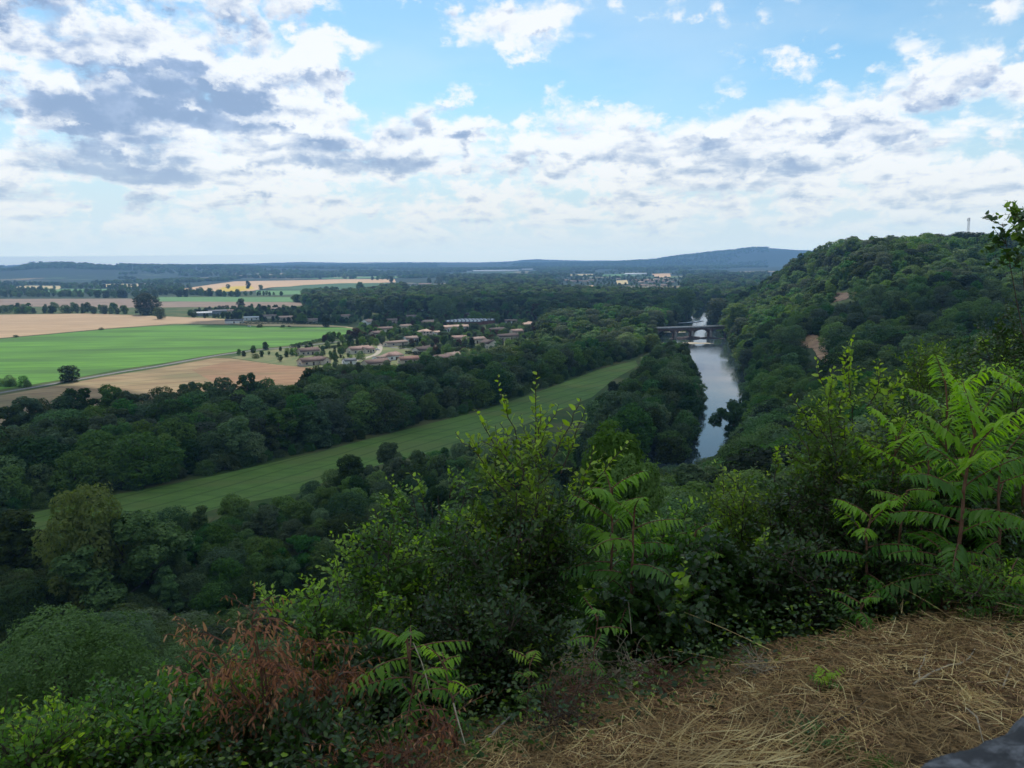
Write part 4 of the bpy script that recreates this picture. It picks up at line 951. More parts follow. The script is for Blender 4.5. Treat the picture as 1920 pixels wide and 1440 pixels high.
for i in range(len(hx)):
    if hs[i] < hhw[i] + 2.0: continue
    x, y, z = hx[i], hy[i], hzz[i]; r = math.hypot(x, y)
    if r < 14 or (crest_q(x, y) < 9 and r < 40): continue
    k = .35 + .65 * min(1, max(0, (r - 15) / 110)); st = float(vnoise(np.array([x]), np.array([y]), 45, 61)[0] + .5); st2 = float(vnoise(np.array([x]), np.array([y]), 28, 67)[0] + .5)
    if r > 260 and rng.random() < .30 * (st < .35): continue
    H = (5.0 + 7.5 * st + 6.0 * rng.random() ** 2) * k
    p = to_px([[x, y, z]])[0]
    if r < 300:
        hwp = H * .34 * FPX / r; lim = np.interp(np.linspace(p[0] - hwp, p[0] + hwp, 7), LIMX, LIMY).max(); top = to_px([[x, y, z + H]])[0, 1]
        if top < lim:
            H *= (p[1] - lim) / max(p[1] - top, 1e-3)
            if H < 2.2 * k + .6: continue
    if r > 700: H *= 1.25
    if r < 1000 and any(a < p[0] < c and b < p[1] < d_ + 62 * 400 / max(r, 200) for a, b, c, d_ in CUTS):
        if any(a < p[0] < c and b < p[1] < d_ + 3 for a, b, c, d_ in CUTS): continue
        H = min(H, 1.6 + max(p[1] - 684 if p[1] > 620 else p[1] - 566, 0) * .10)
    kd = ('light' if st2 > .78 else 'grey' if st2 < .16 else 'darkround' if st > .8 else RND[rng.integers(len(RND))]) if rng.random() > .3 else ['round', 'wide', 'bush', 'open', 'oval', 'tall'][rng.integers(6)]
    CAND.append([x, y, z - .3, H, kd, 'hill', rng.uniform(1.0, 1.35)])
# lines and clumps in the fields
line([(-300, 588), (0, 587), (60, 588), (120, 587), (180, 588), (240, 589)], 11, (9, 14), ['round', 'wide', 'bush', 'grey'], 'fieldline', 4)
line([(-300, 584), (0, 583), (120, 583), (200, 583), (250, 582)], 14, (8, 15), ['round', 'oval'], 'fieldline', 5)
line([(300, 597), (330, 598), (360, 596)], 7, (12, 16), ['darkround', 'round', 'wide'], 'fieldline', 4)
line([(300, 553), (340, 552), (400, 555), (450, 556)], 15, (12, 20), ['round', 'oval'], 'fieldline', 5)
line([(190, 558), (240, 558), (300, 558), (350, 556.5)], 16, (14, 20), ['wide', 'round', 'darkround'], 'fieldline', 6)
line([(400, 555), (470, 554), (528, 554)], 12, (8, 13), ['round', 'oval', 'bush'], 'fieldline', 5)
line([(0, 553), (80, 555), (160, 557)], 18, (8, 15), ['round', 'wide', 'grey'], 'fieldline', 7)
line([(0, 724), (30, 724), (55, 724), (72, 722)], 5, (4.5, 8), ['bush', 'round'], 'fieldline', 1.5, check=False)
scatter(pxpoly([(-300, 560), (0, 558), (250, 555), (380, 552), (400, 540), (300, 533), (150, 535), (0, 530), (-300, 534)]), 30, (9, 15), ['round', 'wide', 'oval', 'grey'], 'plain', p=.8)
# plain further out
clusters(pxpoly([(-300, 534), (0, 531), (300, 532), (430, 527), (455, 521.5), (200, 519), (-300, 519)]), 26, (10, 17), ['round', 'wide'], .02, 420, 31)
clusters(pxpoly([(-300, 519), (200, 519), (455, 521), (640, 517), (860, 511), (1100, 504), (1440, 500), (1440, 495), (860, 503), (400, 508), (-300, 512)]), 48, (14, 22), ['round', 'wide'], -.16, 900, 41)
scatter(pxpoly([(540, 556), (640, 551), (700, 548), (770, 536), (860, 520), (920, 520), (1100, 521), (1290, 521), (1440, 515), (1450, 560), (1400, 600), (1290, 560), (1250, 548), (1000, 546), (850, 545), (760, 545), (600, 553)]), 24, (11, 22), ['round', 'wide', 'oval', 'grey', 'round', 'darkround'], 'plain', p=.72, wide=(1.0, 1.5))
clusters(pxpoly([(430, 521.5), (640, 517), (860, 511), (1100, 504), (1440, 500), (1440, 515), (1290, 521), (1100, 521), (920, 520), (860, 520.5), (760, 522), (640, 523)]), 34, (12, 20), ['round', 'wide'], -.02, 600, 51)
scatter(pxpoly([(1340, 612), (1300, 575), (1330, 560), (1450, 560), (1500, 590), (1420, 640), (1380, 640)]), 10, (10, 17), ['round', 'tall', 'grey', 'light'], 'wood', p=.9)
line([(700, 525), (708, 525), (718, 525), (732, 524.5)], 25, (12, 20), ['round', 'tall'], 'plain', 5, check=False)

# which of them does the photograph show, and how large?
W_, H_ = 480, 360
def rank(C):
    P = np.array([[c[0], c[1], c[2] + c[3] * .55] for c in C]); q = to_px(P); order = np.argsort(q[:, 2]); buf = np.zeros((H_, W_), bool); vis = np.zeros(len(C)); k = W_ / 1920
    fg = np.interp(np.arange(W_) / k, FGX, FGY) * k
    yy = np.arange(H_)[:, None]; buf |= yy > fg[None, :]
    for i in order:
        if q[i, 2] < 5: continue
        cx, cy = q[i, 0] * k, q[i, 1] * k; s = C[i][3] * FPX / q[i, 2] * k; rx, ry = s * .34 * C[i][6], s * .46
        if cx + rx < 0 or cx - rx > W_ or cy - ry > H_: continue
        xa, xb, ya, yb = int(max(cx - rx, 0)), int(min(cx + rx + 1, W_)), int(max(cy - ry, 0)), int(min(cy + ry + 1, H_))
        if xb <= xa or yb <= ya: continue
        sub = buf[ya:yb, xa:xb]; gx = (np.arange(xa, xb) + .5 - cx) / max(rx, .5); gy = (np.arange(ya, yb) + .5 - cy) / max(ry, .5)
        m = (gx[None] ** 2 + gy[:, None] ** 2) <= 1.2
        vis[i] = (m & ~sub).sum() * min(1, rx * 2) ; sub |= m
    return vis
FGX = [0, 120, 250, 330, 430, 520, 600, 700, 790, 860, 900, 1060, 1130, 1200, 1300, 1400, 1480, 1560, 1640, 1700, 1800, 1920]
FGY = [1330, 1310, 1290, 1230, 1200, 1190, 1130, 1010, 890, 850, 790, 790, 850, 900, 930, 890, 800, 720, 700, 700, 680, 640]

# trees one can pick out, each with a label of its own: px, base y, top y, kind, width, label
SINGLE = [(180, 1160, 893, 'olive', .72, 'tall tree with a pale olive dome standing over the dark trees at lower left', 'tree'),
          (45, 1130, 940, 'hi_tall', 1.3, 'tall narrow tree left of the pale olive dome tree', 'tree'),
          (240, 1150, 945, 'hi_open', 1.35, 'dark tree with lifted branches just right of the pale olive dome tree', 'tree'),
          (130, 716, 685, 'darkround', 1.5, 'lone dark bushy tree beside the lane below the maize field', 'tree'),
          (275, 590, 550, 'round', 1.5, 'big round green tree standing between the stubble and ploughed fields', 'tree'),
          (300, 598, 576, 'grey', 1.2, 'smaller grey green tree at the right foot of the big round tree', 'tree'),
          (452, 576, 560, 'darkround', 1.3, 'round dark tree by the brown strip left of the farm houses', 'tree'),
          (565, 607, 588, 'light', 1.45, 'pale green ball shaped tree between the salmon and tan roofs', 'tree'),
          (611, 613, 590, 'darkround', .95, 'dark upright tree at the far edge of the maize field', 'tree'),
          (498, 655, 641, 'darkround', 1.2, 'small dark tree at the near edge of the maize field beside the lane', 'tree'),
          (480, 672, 663, 'bush', 1.2, 'small round bush on the lawn left of the joined gables house', 'bush'),
          (526, 678, 665, 'open', 1.1, 'small thin tree on the lawn just left of the joined gables house', 'tree'),
          (838, 669, 645, 'light', 1.15, 'lime green bushy tree in front of the hedge beside the cream house', 'tree'),
          (890, 603, 583, 'light', 1.7, 'bright lime tree clump right of the workshop', 'tree'),
          (925, 605, 585, 'light', 1.7, 'bright lime tree left of the umbrella pine', 'tree'),
          (948, 606, 584, 'cone', 1.0, 'dark slim cypress beside the lime trees', 'tree'),
          (889, 625, 606, 'darkround', 1.5, 'dark round umbrella shaped tree in front of the brick workshop end', 'tree'),
          (828, 590, 556, 'wide', 1.35, 'very broad round crown rising over the village behind the workshop', 'tree'),
          (884, 652, 632, 'cone', 1.9, 'dark cone shaped fir between the tan roof and the tall gable house', 'tree'),
          (833, 650, 628, 'oval', 1.2, 'tall oval tree behind the lime green bush', 'tree'),
          (668, 634, 615, 'red', 1.5, 'copper brown tree at the maize field corner by the village', 'tree'),
          (1008, 600, 570, 'red', 1.1, 'dark copper tree above the pinkish stepped roofs', 'tree'),
          (1013, 606, 592, 'light', 1.2, 'small golden green tree beside the pinkish stepped roofs', 'tree'),
          (888, 586, 577, 'light', 1.7, 'small lime tree in front of the ploughed patch behind the workshop', 'tree'),
          (465, 541, 527, 'tall', 1.6, 'lone upright tree in front of the orange field', 'tree'),
          (489, 543, 534, 'round', 1.2, 'small round tree right of the lone upright tree at the orange field', 'tree'),
          (428, 542, 533, 'open', 1.3, 'small thin tree left of the lone upright tree at the orange field', 'tree'),
          (676, 549, 529, 'tall', 2.0, 'dark upright tree cluster right of the dark green crop field', 'tree'),
          (734, 530, 518, 'tall', 1.6, 'pair of poplars at the right end of the wide orange field', 'tree'),
          (1282, 590, 543, 'round', 1.3, 'big round tree above the wood left of the upper river bend', 'tree'),
          (190, 619, 614, 'bush', 1.5, 'tiny round bush on the edge between stubble and maize', 'bush'),
          (30, 632, 628, 'bush', 2.5, 'tiny flat bush at the left edge of the stubble field', 'bush'),
          (487, 614, 608, 'bush', 1.9, 'round clipped bush on the verge of the maize field', 'bush'),
          (530, 614, 609, 'bush', 1.9, 'small clipped bush right of the round one on the maize field verge', 'bush'),
          (657, 930, 852, 'hi_oval', 1.25, 'rounded dark green tree at the near edge of the long meadow', 'tree'),
          (730, 905, 828, 'hi_oval', 1.05, 'upright feathery tree right of the rounded dark one at the meadow edge', 'tree'),
          (545, 1010, 962, 'lightbush', 1.1, 'light green rounded shrub in the rough grass below the meadow', 'bush'),
          (440, 1032, 968, 'hi_bush', 1.2, 'grey green rounded shrub left of the light green one below the meadow', 'bush'),
          (1345, 605, 560, 'grey', 1.3, 'pale grey green willow on the far right bank behind the bridge', 'tree'),
          (1380, 628, 570, 'hilight', 1.5, 'light green poplar at the right end of the bridge', 'tree'),
          (1283, 622, 614, 'lightbush', 2.0, 'bright green bank bush seen through the second bridge arch', 'bush'),
          (1250, 621, 613, 'lightbush', 2.0, 'bright green bank bush seen through the leftmost bridge arch', 'bush')]
NAMES = {'tree': 'broadleaf_tree', 'bush': 'bush'}
for px, pb, pt, kd, wd, lab, cat in SINGLE:
    x, y = gp(px, pb); d = math.hypot(x, y); Ht = (pb - pt) / FPX * y * 1.02 / 1.0
    if abs(px - 960) > 0: Ht *= 1.0
    if kd.startswith('hi_'): key = ('hi', kd[3:], 0)
    else: key = ('mid', kd, 0)
    if cat == 'bush': nm = 'bush'
    elif kd == 'cone': nm = 'conifer_tree'
    else: nm = 'broadleaf_tree'
    zz = 0.0
    tree(nm, lab, cat, x, y, zz, Ht, key, wide=wd)
    CAND = [c for c in CAND if (c[0] - x) ** 2 + (c[1] - y) ** 2 > (Ht * .3 * wd) ** 2 and not (abs(c[0] / c[1] - x / y) * y < Ht * .25 * wd and 0 < y - c[1] < min(4 * Ht, 60) and y > 250)]
# the light green round crown at the foot of the slope
EXTRA = [(1150, 800, 46, 8.5, 'hilight', .62, 'bright green domed tree on the slope just left of the river', 'tree'),
         (1190, 860, 34, 6.5, 'hilight', .6, 'smaller bright green tree on the slope below the domed one', 'tree'),
         (1378, 752, 300, 0, 'hi_open', 1.0, 'dark tree leaning over the right edge of the river', 'tree')]
for px, pt, D, Hh, kd, wd, lab, cat in EXTRA:
    d = px_dir(px, pt); t = np.geomspace(14, 600, 900); Q = d[None] * t[:, None]; dz = Q[:, 2] + CZ - Hh - height(Q[:, 0], Q[:, 1]); k = np.argmax(dz > 0) if Hh else np.argmax(Q[:, 1] > D); x, y, zt = Q[k, 0], Q[k, 1], Q[k, 2] + CZ; Hh = Hh or zt - hz(x, y)
    tree('broadleaf_tree', lab, cat, x, y, zt - Hh, Hh, ('hi', kd[3:], 0) if kd.startswith('hi_') else ('mid', kd, 0), wide=wd)
    CAND = [c for c in CAND if not (abs(c[0] / c[1] - x / y) * y < 3.5 and 0 < y - c[1] < 40 and c[1] < y)]

def bankside():
    for i in range(4, 15):
        a, b = RIV[i], RIV[i + 1]; d = b[:2] - a[:2]; L = np.linalg.norm(d); d /= L
        for t in np.arange(0, L, 4.2):
            for sd in (-1, 1):
                o = (a[2] + (b[2] - a[2]) * t / L) + rng.uniform(1.5, 5); x, y = a[:2] + d * t + sd * o * np.array([-d[1], d[0]])
                if rng.random() < .85: CAND.append([x, y, hz(x, y) - .4, rng.uniform(2.5, 6.5), ['bush', 'round', 'grey', 'bush', 'oval'][rng.integers(5)], 'hill' if sd > 0 else 'tongue', rng.uniform(1, 1.5)])
bankside()
TOWN = pxpoly([(1035, 522), (1130, 510), (1275, 508), (1285, 535), (1265, 556), (1200, 556), (1040, 548)]); TOWN2 = pxpoly([(760, 534), (840, 528), (850, 546), (760, 552)])
keep = []
for c in CAND:
    if c[5] in ('plain', 'wood'):
        xx, yy = np.array([c[0]]), np.array([c[1]])
        if in_poly(xx, yy, TOWN)[0] or in_poly(xx, yy, TOWN2)[0]:
            if rng.random() < .62: continue
            c[3] = rng.uniform(5, 11)
    keep.append(c)
CAND = keep
LTX = [1100, 1185, 1228, 1236, 1262, 1290, 1300, 1318, 1322, 1326]
LTB = [580, 585, 590, 650, 652, 658, 668, 690, 760, 900]
LUX = [1040, 1080, 1105, 1120, 1150, 1190, 1205, 1228, 1240, 1262, 1290, 1300, 1318, 1322, 1326]
LUY = [830, 790, 762, 738, 722, 698, 674, 655, 650, 652, 658, 668, 690, 760, 900]
for c in CAND:                       # crowns in front of the bridge and the water stay as low as in the photo
    if c[5] in ('tongue', 'belt') and c[1] < 730:
        p = to_px([[c[0], c[1], 0], [c[0], c[1], c[3]]]); hwp = c[3] * .26 * FPX / p[0, 2]; lim = np.interp(np.linspace(p[0, 0] - hwp, p[0, 0] + hwp, 5), *((LTX, LTB) if c[5] == 'belt' else (LUX, LUY))).max() + rng.normal(0, 9)
        if p[1, 1] < lim: c[3] *= max(p[0, 1] - lim, 0) / (p[0, 1] - p[1, 1])
CAND = [c for c in CAND if c[3] > 1.8]
vis = rank(CAND); order = np.argsort(-vis); NIND = 255
CNAME = {'pine': 'conifer_tree', 'cone': 'conifer_tree', 'darkround': 'broadleaf_tree', 'bush': 'bush', 'lightbush': 'bush'}
SHAPE = {'round': 'round', 'wide': 'broad', 'tall': 'tall narrow', 'oval': 'oval', 'bush': 'bushy', 'open': 'loose', 'pine': 'dark evergreen', 'cone': 'dark pointed evergreen', 'darkround': 'very dark round', 'grey': 'grey green', 'light': 'light green', 'red': 'copper brown', 'lightbush': 'light green bushy'}
def describe(c):
    """crown shape, height and the landmark it stands by"""
    p = to_px([[c[0], c[1], c[2] + c[3] * .5]])[0]; px, py = p[0], p[1]; z = c[5]; h = 'low' if c[3] < 6 else 'tall' if c[3] > 14 else 'middling'
    if z == 'belt': w = 'in the belt above the lower left meadow end' if px < 250 else 'in the belt below the reddish field' if px < 600 else 'in the belt below the village houses' if px < 880 else 'in the belt along the far half of the meadow' if px < 1100 else 'where the belt meets the river'
    elif z == 'tongue': w = 'at the water edge of the wooded tongue' if px > 1260 else 'at the bridge end of the wooded tongue' if py < 700 else 'on the meadow side of the wooded tongue'
    elif z == 'bank': w = 'on the bank at the lower left corner' if px < 200 else 'on the bank between the olive dome tree and the rough grass' if px < 520 else 'on the bank below the rounded meadow edge tree' if px < 780 else 'on the bank behind the middle shrub'
    elif z == 'village': w = 'by the houses at the field edge' if px < 700 else 'around the workshop' if py < 625 else 'among the front row of village houses' if px < 880 else 'by the dark roofed houses at the wood edge'
    elif z == 'wood': w = 'in the wide wood behind the maize field' if px < 800 else 'in the wide wood behind the workshop' if px < 1000 else 'in the wide wood left of the bridge' if px < 1240 else 'behind the right end of the bridge'
    elif z == 'hill': w = 'on the slope straight below the viewpoint' if px < 1250 else 'on the right bank opposite the wooded tongue' if py > 700 else 'on the hillside near the bridge' if px < 1460 else 'around the bare earth slip' if px < 1600 and py > 580 else 'on the sunny crest of the hill' if py < 500 else 'on the hillside below the mast'
    elif z == 'fieldline': w = 'in the hedgerow behind the stubble field' if px < 280 else 'in the tree line before the orange field'
    else: w = 'on the far plain left of the orange field' if px < 430 else 'on the far plain before the blue hill'
    return h, SHAPE[c[4]], w
def pick(c, cnt=[0]):
    cnt[0] += 1; d = math.hypot(c[0], c[1]); kd = c[4]; base = ('round', 'wide', 'tall', 'oval', 'bush', 'open')
    if kd in base:
        if d < 75: return ('near', {'bush': 'bush', 'wide': 'round', 'round': 'round', 'open': 'round'}.get(kd, 'oval'), 0)
        lev = 'hi' if d < 230 else 'mid' if d < 620 else 'lo'; nvar = {'round': 3, 'open': 1}.get(kd, 2); return (lev, kd, cnt[0] % nvar)
    if d < 75: return ('near', 'round', 0)
    if d < 230 and kd in ('grey', 'light'): return ('hi', 'round', 1) if kd == 'grey' else ('mid', 'hilight', 0)
    return ('mid', kd, 0)
ind = set(int(i) for i in order[:NIND] if vis[i] > 0)
for i in ind:
    c = CAND[i]; kd = c[4]; h_, sh_, w_ = describe(c); nm = CNAME.get(kd, 'broadleaf_tree'); cat = 'shrub' if nm == 'bush' else 'tree'
    lab = f'{h_} {sh_} {cat} {w_}'; grp = f'{h_} {sh_} {cat}s {w_}'
    tree(nm, lab, cat, c[0], c[1], c[2], c[3], pick(c), wide=c[6], group=grp)

# everything else of each zone: one mass, instanced leaf crowns
def gn_mass(name, pts, keys, label, cat):
    me = bpy.data.meshes.new(name); V = np.array([p[:3] for p in pts]); me.vertices.add(len(V)); me.vertices.foreach_set('co', V.astype(np.float32).ravel())
    for an, ar in (('sc', [p[3] for p in pts]), ('wd', [p[4] for p in pts]), ('rz', rngT.uniform(0, 6.28, len(V)))):
        a = me.attributes.new(an, 'FLOAT', 'POINT'); a.data.foreach_set('value', np.array(ar, dtype=np.float32))
    a = me.attributes.new('vi', 'INT', 'POINT'); a.data.foreach_set('value', np.array([p[5] for p in pts], dtype=np.int32))
    o = link(name, me); tag(o, label, cat, kind='stuff')
    g = bpy.data.node_groups.new(name, 'GeometryNodeTree'); g.interface.new_socket('Geometry', in_out='INPUT', socket_type='NodeSocketGeometry'); g.interface.new_socket('Geometry', in_out='OUTPUT', socket_type='NodeSocketGeometry')
    N = g.nodes; gi_, go_ = N.new('NodeGroupInput'), N.new('NodeGroupOutput'); ip = N.new('GeometryNodeInstanceOnPoints'); jn = N.new('GeometryNodeJoinGeometry')
    for k in reversed(keys):
        oi = N.new('GeometryNodeObjectInfo'); oi.inputs['Object'].default_value = SRC[k]; oi.inputs['As Instance'].default_value = True; g.links.new(oi.outputs['Geometry'], jn.inputs[0])
    def at(nm, ty='FLOAT'): n_ = N.new('GeometryNodeInputNamedAttribute'); n_.data_type = ty; n_.inputs[0].default_value = nm; return n_.outputs[0]
    mul = N.new('ShaderNodeMath'); mul.operation = 'MULTIPLY'; g.links.new(at('sc'), mul.inputs[0]); g.links.new(at('wd'), mul.inputs[1])
    cs = N.new('ShaderNodeCombineXYZ'); g.links.new(mul.outputs[0], cs.inputs[0]); g.links.new(mul.outputs[0], cs.inputs[1]); g.links.new(at('sc'), cs.inputs[2])
    cr_ = N.new('ShaderNodeCombineXYZ'); g.links.new(at('rz'), cr_.inputs[2])
    g.links.new(gi_.outputs[0], ip.inputs['Points']); g.links.new(jn.outputs[0], ip.inputs['Instance']); ip.inputs['Pick Instance'].default_value = True
    g.links.new(at('vi', 'INT'), ip.inputs['Instance Index']); g.links.new(cr_.outputs[0], ip.inputs['Rotation']); g.links.new(cs.outputs[0], ip.inputs['Scale']); g.links.new(ip.outputs[0], go_.inputs[0])
    md = o.modifiers.new('scatter', 'NODES'); md.node_group = g; return o
SRC = {}
for o_ in bpy.data.objects:
    if o_.name.startswith('crown'):
        for k, (c, t) in LOD.items():
            if o_.data == c and k not in SRC: SRC[k] = o_
MASS = {}
for i, c in enumerate(CAND):
    if i in ind: continue
    k = pick(c)
    if k not in SRC: k = min(SRC, key=lambda q: (q[0] != k[0]) * 2 + (q[1] != k[1]) * 1.5 + (q[2] != k[2]) + (q[0] == 'mid' and q[1] in ('olive', 'red')) * 3)
    MASS.setdefault(c[5], []).append((c, k))
MN = {'belt': ('woodland', 'dense dark trees of the belt between the village and the meadow'), 'tongue': ('woodland', 'dense trees of the tongue between the meadow and the river'),
      'bank': ('woodland', 'dark trees massed on the low river bank'), 'village': ('garden_greenery', 'garden greenery filling the gaps between village houses'), 'wood': ('woodland', 'wide wood beyond the village'),
      'hill': ('forest', 'forest covering the hillside right of the river'), 'fieldline': ('hedgerow_trees', 'hedgerow trees between the open fields'), 'plain': ('far_woods', 'far woods scattered over the plain to the horizon')}
for zn, lst in MASS.items():
    keys = sorted(set(k for c, k in lst)); nm, lab = MN[zn]
    gn_mass(nm, [(c[0], c[1], c[2], c[3] / 10, c[6], keys.index(k)) for c, k in lst], keys, lab, 'woods')
print('trees', len(CAND), 'individual', len(ind), {z: len(l) for z, l in MASS.items()}, 'min vis', vis[order[min(NIND, len(order)) - 1]], 'visible', (vis > 0).sum())
# ================================================================ THE PLANTS NEAR THE VIEWER
OV = np.array([[0, 0, 0], [.32, .27, .05], [.32, -.27, .05], [.42, 0, 0], [.74, .19, .03], [.74, -.19, .03], [1, 0, -.06]])
OF3 = np.array([[0, 3, 1], [0, 2, 3]]); OF4 = np.array([[1, 3, 6, 4], [3, 2, 5, 6]])
LV = np.array([[0, 0, 0], [.28, .14, .04], [.28, -.14, .04], [.4, 0, .02], [.7, .10, -.08], [.7, -.10, -.08], [1, 0, -.28]])     # lance shaped
HV = np.array([[-.05, 0, 0], [.1, .42, .04], [.1, -.42, .04], [.4, 0, -.02], [.6, .33, .0], [.6, -.33, .0], [1, 0, -.1]])        # heart / ivy shaped
def nrm(a): return a / (np.linalg.norm(a, axis=-1, keepdims=True) + 1e-9)
def leaves(T, P, D, U, s):
    X_ = nrm(D); Y_ = nrm(np.cross(U, X_)); Z_ = np.cross(X_, Y_)
    V = P[:, None] + s[:, None, None] * (T[None, :, 0:1] * X_[:, None] + T[None, :, 1:2] * Y_[:, None] + T[None, :, 2:3] * Z_[:, None])
    return V.reshape(-1, 3)
def leaf_mesh(name, V, young, m):
    n_ = len(V) // 7; i = (np.arange(n_) * 7)[:, None, None]
    return np_mesh(name, V, [(OF3[None] + i).reshape(-1, 3), (OF4[None] + i).reshape(-1, 4)], m, False, {'young': ('POINT', np.repeat(young, 7))})
def curve(p0, d, L, n, r_, grav=0.0, wob=.08):
    """one wandering shoot"""
    P = [np.array(p0, float)]; d = np.array(d, float) / np.linalg.norm(d)
    for _ in range(n):
        d = d + r_.normal(0, wob, 3) + np.array([0, 0, grav]); d /= np.linalg.norm(d); P.append(P[-1] + d * L / n)
    return np.array(P)
def shrub(name, label, base, tops, m, bark, seed, leaf=.04, n_br=12, n_tw=7, br_len=.45, tw_len=.2, gap=.022, T=OV, droop=0.0, cat='shrub', long_shoots=(), root_r=.012, up=.55, body=(.25, 1.0), leaf_jit=.5, young_p=.25, group=None, dens_leaf=1.0, part='foliage', side_spread=1.0):
    """stems from base to each top; branches off the stems; leafy twigs off the branches"""
    r_ = np.random.default_rng(seed); W = MB(); LP, LD, LU, LS, LY = [], [], [], [], []
    B = np.array(base, float)
    def leafy(P, lf, y0, g):
        seg = np.linalg.norm(np.diff(P, axis=0), axis=1); cs = np.concatenate([[0], np.cumsum(seg)]); t = np.arange(cs[-1] * .12, cs[-1], g)
        if not len(t): return
        C = np.stack([np.interp(t, cs, P[:, k]) for k in range(3)], 1); Tn = nrm(np.stack([np.interp(t, cs[:-1] + seg / 2, np.diff(P[:, k]) / seg) for k in range(3)], 1))
        sd = nrm(np.cross(Tn, r_.normal(0, 1, 3) + np.array([0, 0, 1.5]))) * np.where(np.arange(len(t)) % 2, 1, -1)[:, None]
        D = Tn * .55 + sd + r_.normal(0, .28 * leaf_jit * 2, (len(t), 3)) + np.array([0, 0, .15 - droop]); f = t / cs[-1]
        LP.append(C); LD.append(D); LU.append(np.array([0, 0, 1.0]) + r_.normal(0, leaf_jit, (len(t), 3))); LS.append(lf * 1.22 * r_.uniform(.6, 1.15, len(t)) * (1 - .45 * f ** 3)); LY.append(np.clip(y0 * (f * 1.2 + .1) + r_.normal(0, .06, len(t)), 0, 1))  # shoot ends tinted as new growth and as if lit from behind
    for tp in tops:
        tp = np.array(tp, float); b0 = B + r_.normal(0, .06, 3) * np.array([1, 1, 0]); k = 9; f = np.linspace(0, 1, k)[:, None]
        P = b0 + (tp - b0) * f; P[:, :2] += (tp - b0)[:2] * (f ** 1.6 - f) * .5; P += np.cumsum(r_.normal(0, .018, (k, 3)), 0) * f; L = np.linalg.norm(tp - b0)
        W.tube(P, root_r * r_.uniform(.7, 1.2), .0025, 5)
        for q in range(int(n_br)):
            u = r_.uniform(*body); j = min(int(u * (k - 1)), k - 2); p0 = P[j] + (P[j + 1] - P[j]) * (u * (k - 1) - j); a = r_.uniform(0, 6.283)
            d = np.array([math.cos(a) * side_spread, math.sin(a) * side_spread, up + r_.normal(0, .2)]); bl = br_len * r_.uniform(.5, 1.2) * (1.15 - .6 * u)
            Q = curve(p0, d, bl, 6, r_, .05 - droop * .2, .14); W.tube(Q, .0045, .0015, 4); yb = 1.0 if r_.random() < young_p * (u > .55) else 0.0
            leafy(Q[2:], leaf, yb, gap * 1.6)
            for w in range(int(n_tw)):
                v = r_.uniform(.2, 1); jj = min(int(v * 6), 5); p1 = Q[jj]; dd = nrm(Q[jj + 1] - Q[jj]) + r_.normal(0, .65, 3) + np.array([0, 0, .12])
                R = curve(p1, dd, tw_len * r_.uniform(.5, 1.3), 4, r_, .02 - droop * .3, .16); W.tube(R, .002, .001, 3)
                leafy(R, leaf, .9 * yb if r_.random() < .6 else 0.0, gap / dens_leaf)
    for (p0, p1) in long_shoots:
        p0, p1 = np.array(p0, float), np.array(p1, float); f = np.linspace(0, 1, 8)[:, None]; P = p0 + (p1 - p0) * f; P += np.cumsum(r_.normal(0, .012, (8, 3)), 0); W.tube(P, .005, .0018, 4); leafy(P[1:], leaf * 1.35, .95, gap * 1.3)
        for w in range(5):
            j = r_.integers(1, 5); R = curve(P[j], (P[j + 1] - P[j]) / np.linalg.norm(P[j + 1] - P[j]) + r_.normal(0, .5, 3), .16, 4, r_, .05, .12); W.tube(R, .002, .001, 3); leafy(R, leaf, .6, gap)
    V = leaves(T, np.concatenate(LP), np.concatenate(LD), np.concatenate(LU), np.concatenate(LS)); o = empty(name, tuple(B)); tag(o, label, cat, group)
    wv, wf = W.data(); link('stems', np_mesh('stems', wv - B, wf, M[bark], True), o); link(part, leaf_mesh(part, V - B, np.concatenate(LY), M[m]), o)
    STAT.append((name, len(V) // 7)); return o
STAT = []
def at(px, py, D):
    d = px_dir(px, py); t = D / d[1]; return np.array([d[0] * t, D, CZ + d[2] * t])
M['f_dark'] = leaf_mat('glossy_dark_leaf', (.015, .042, .008), (.050, .11, .018), (.26, .38, .03), trans=.36, rough=.34, spec=.5, obj_var=.25, noise_s=3.0)
M['f_mid'] = leaf_mat('green_leaf', (.036, .10, .012), (.10, .22, .024), (.34, .50, .03), trans=.42, rough=.42, spec=.5, obj_var=.3, noise_s=3.0)
M['f_light'] = leaf_mat('fresh_leaf', (.055, .145, .015), (.13, .27, .03), (.38, .52, .03), trans=.45, rough=.45, spec=.45, obj_var=.25, noise_s=2.0)
M['f_ail'] = leaf_mat('pinnate_leaf', (.045, .155, .012), (.11, .27, .022), (.36, .56, .02), trans=.48, rough=.42, spec=.45, obj_var=.3, noise_s=2.0)
M['f_dead'] = leaf_mat('dead_leaf', (.22, .065, .025), (.46, .18, .08), (.5, .28, .15), trans=.3, rough=.7, spec=.2, obj_var=.2, noise_s=6.0)
M['f_olive'] = leaf_mat('olive_green_leaf', (.050, .095, .010), (.13, .21, .022), (.38, .50, .03), trans=.42, rough=.45, spec=.5, obj_var=.2, noise_s=3.0)
M['twig'] = noisy('twig_bark', (.05, .035, .025), (.12, .085, .06), 30, 4)
M['twig_red'] = noisy('reddish_stem', (.14, .06, .035), (.22, .11, .07), 20, 4)
M['twig_pale'] = noisy('dry_pale_twig', (.30, .24, .16), (.48, .40, .28), 25, 4)

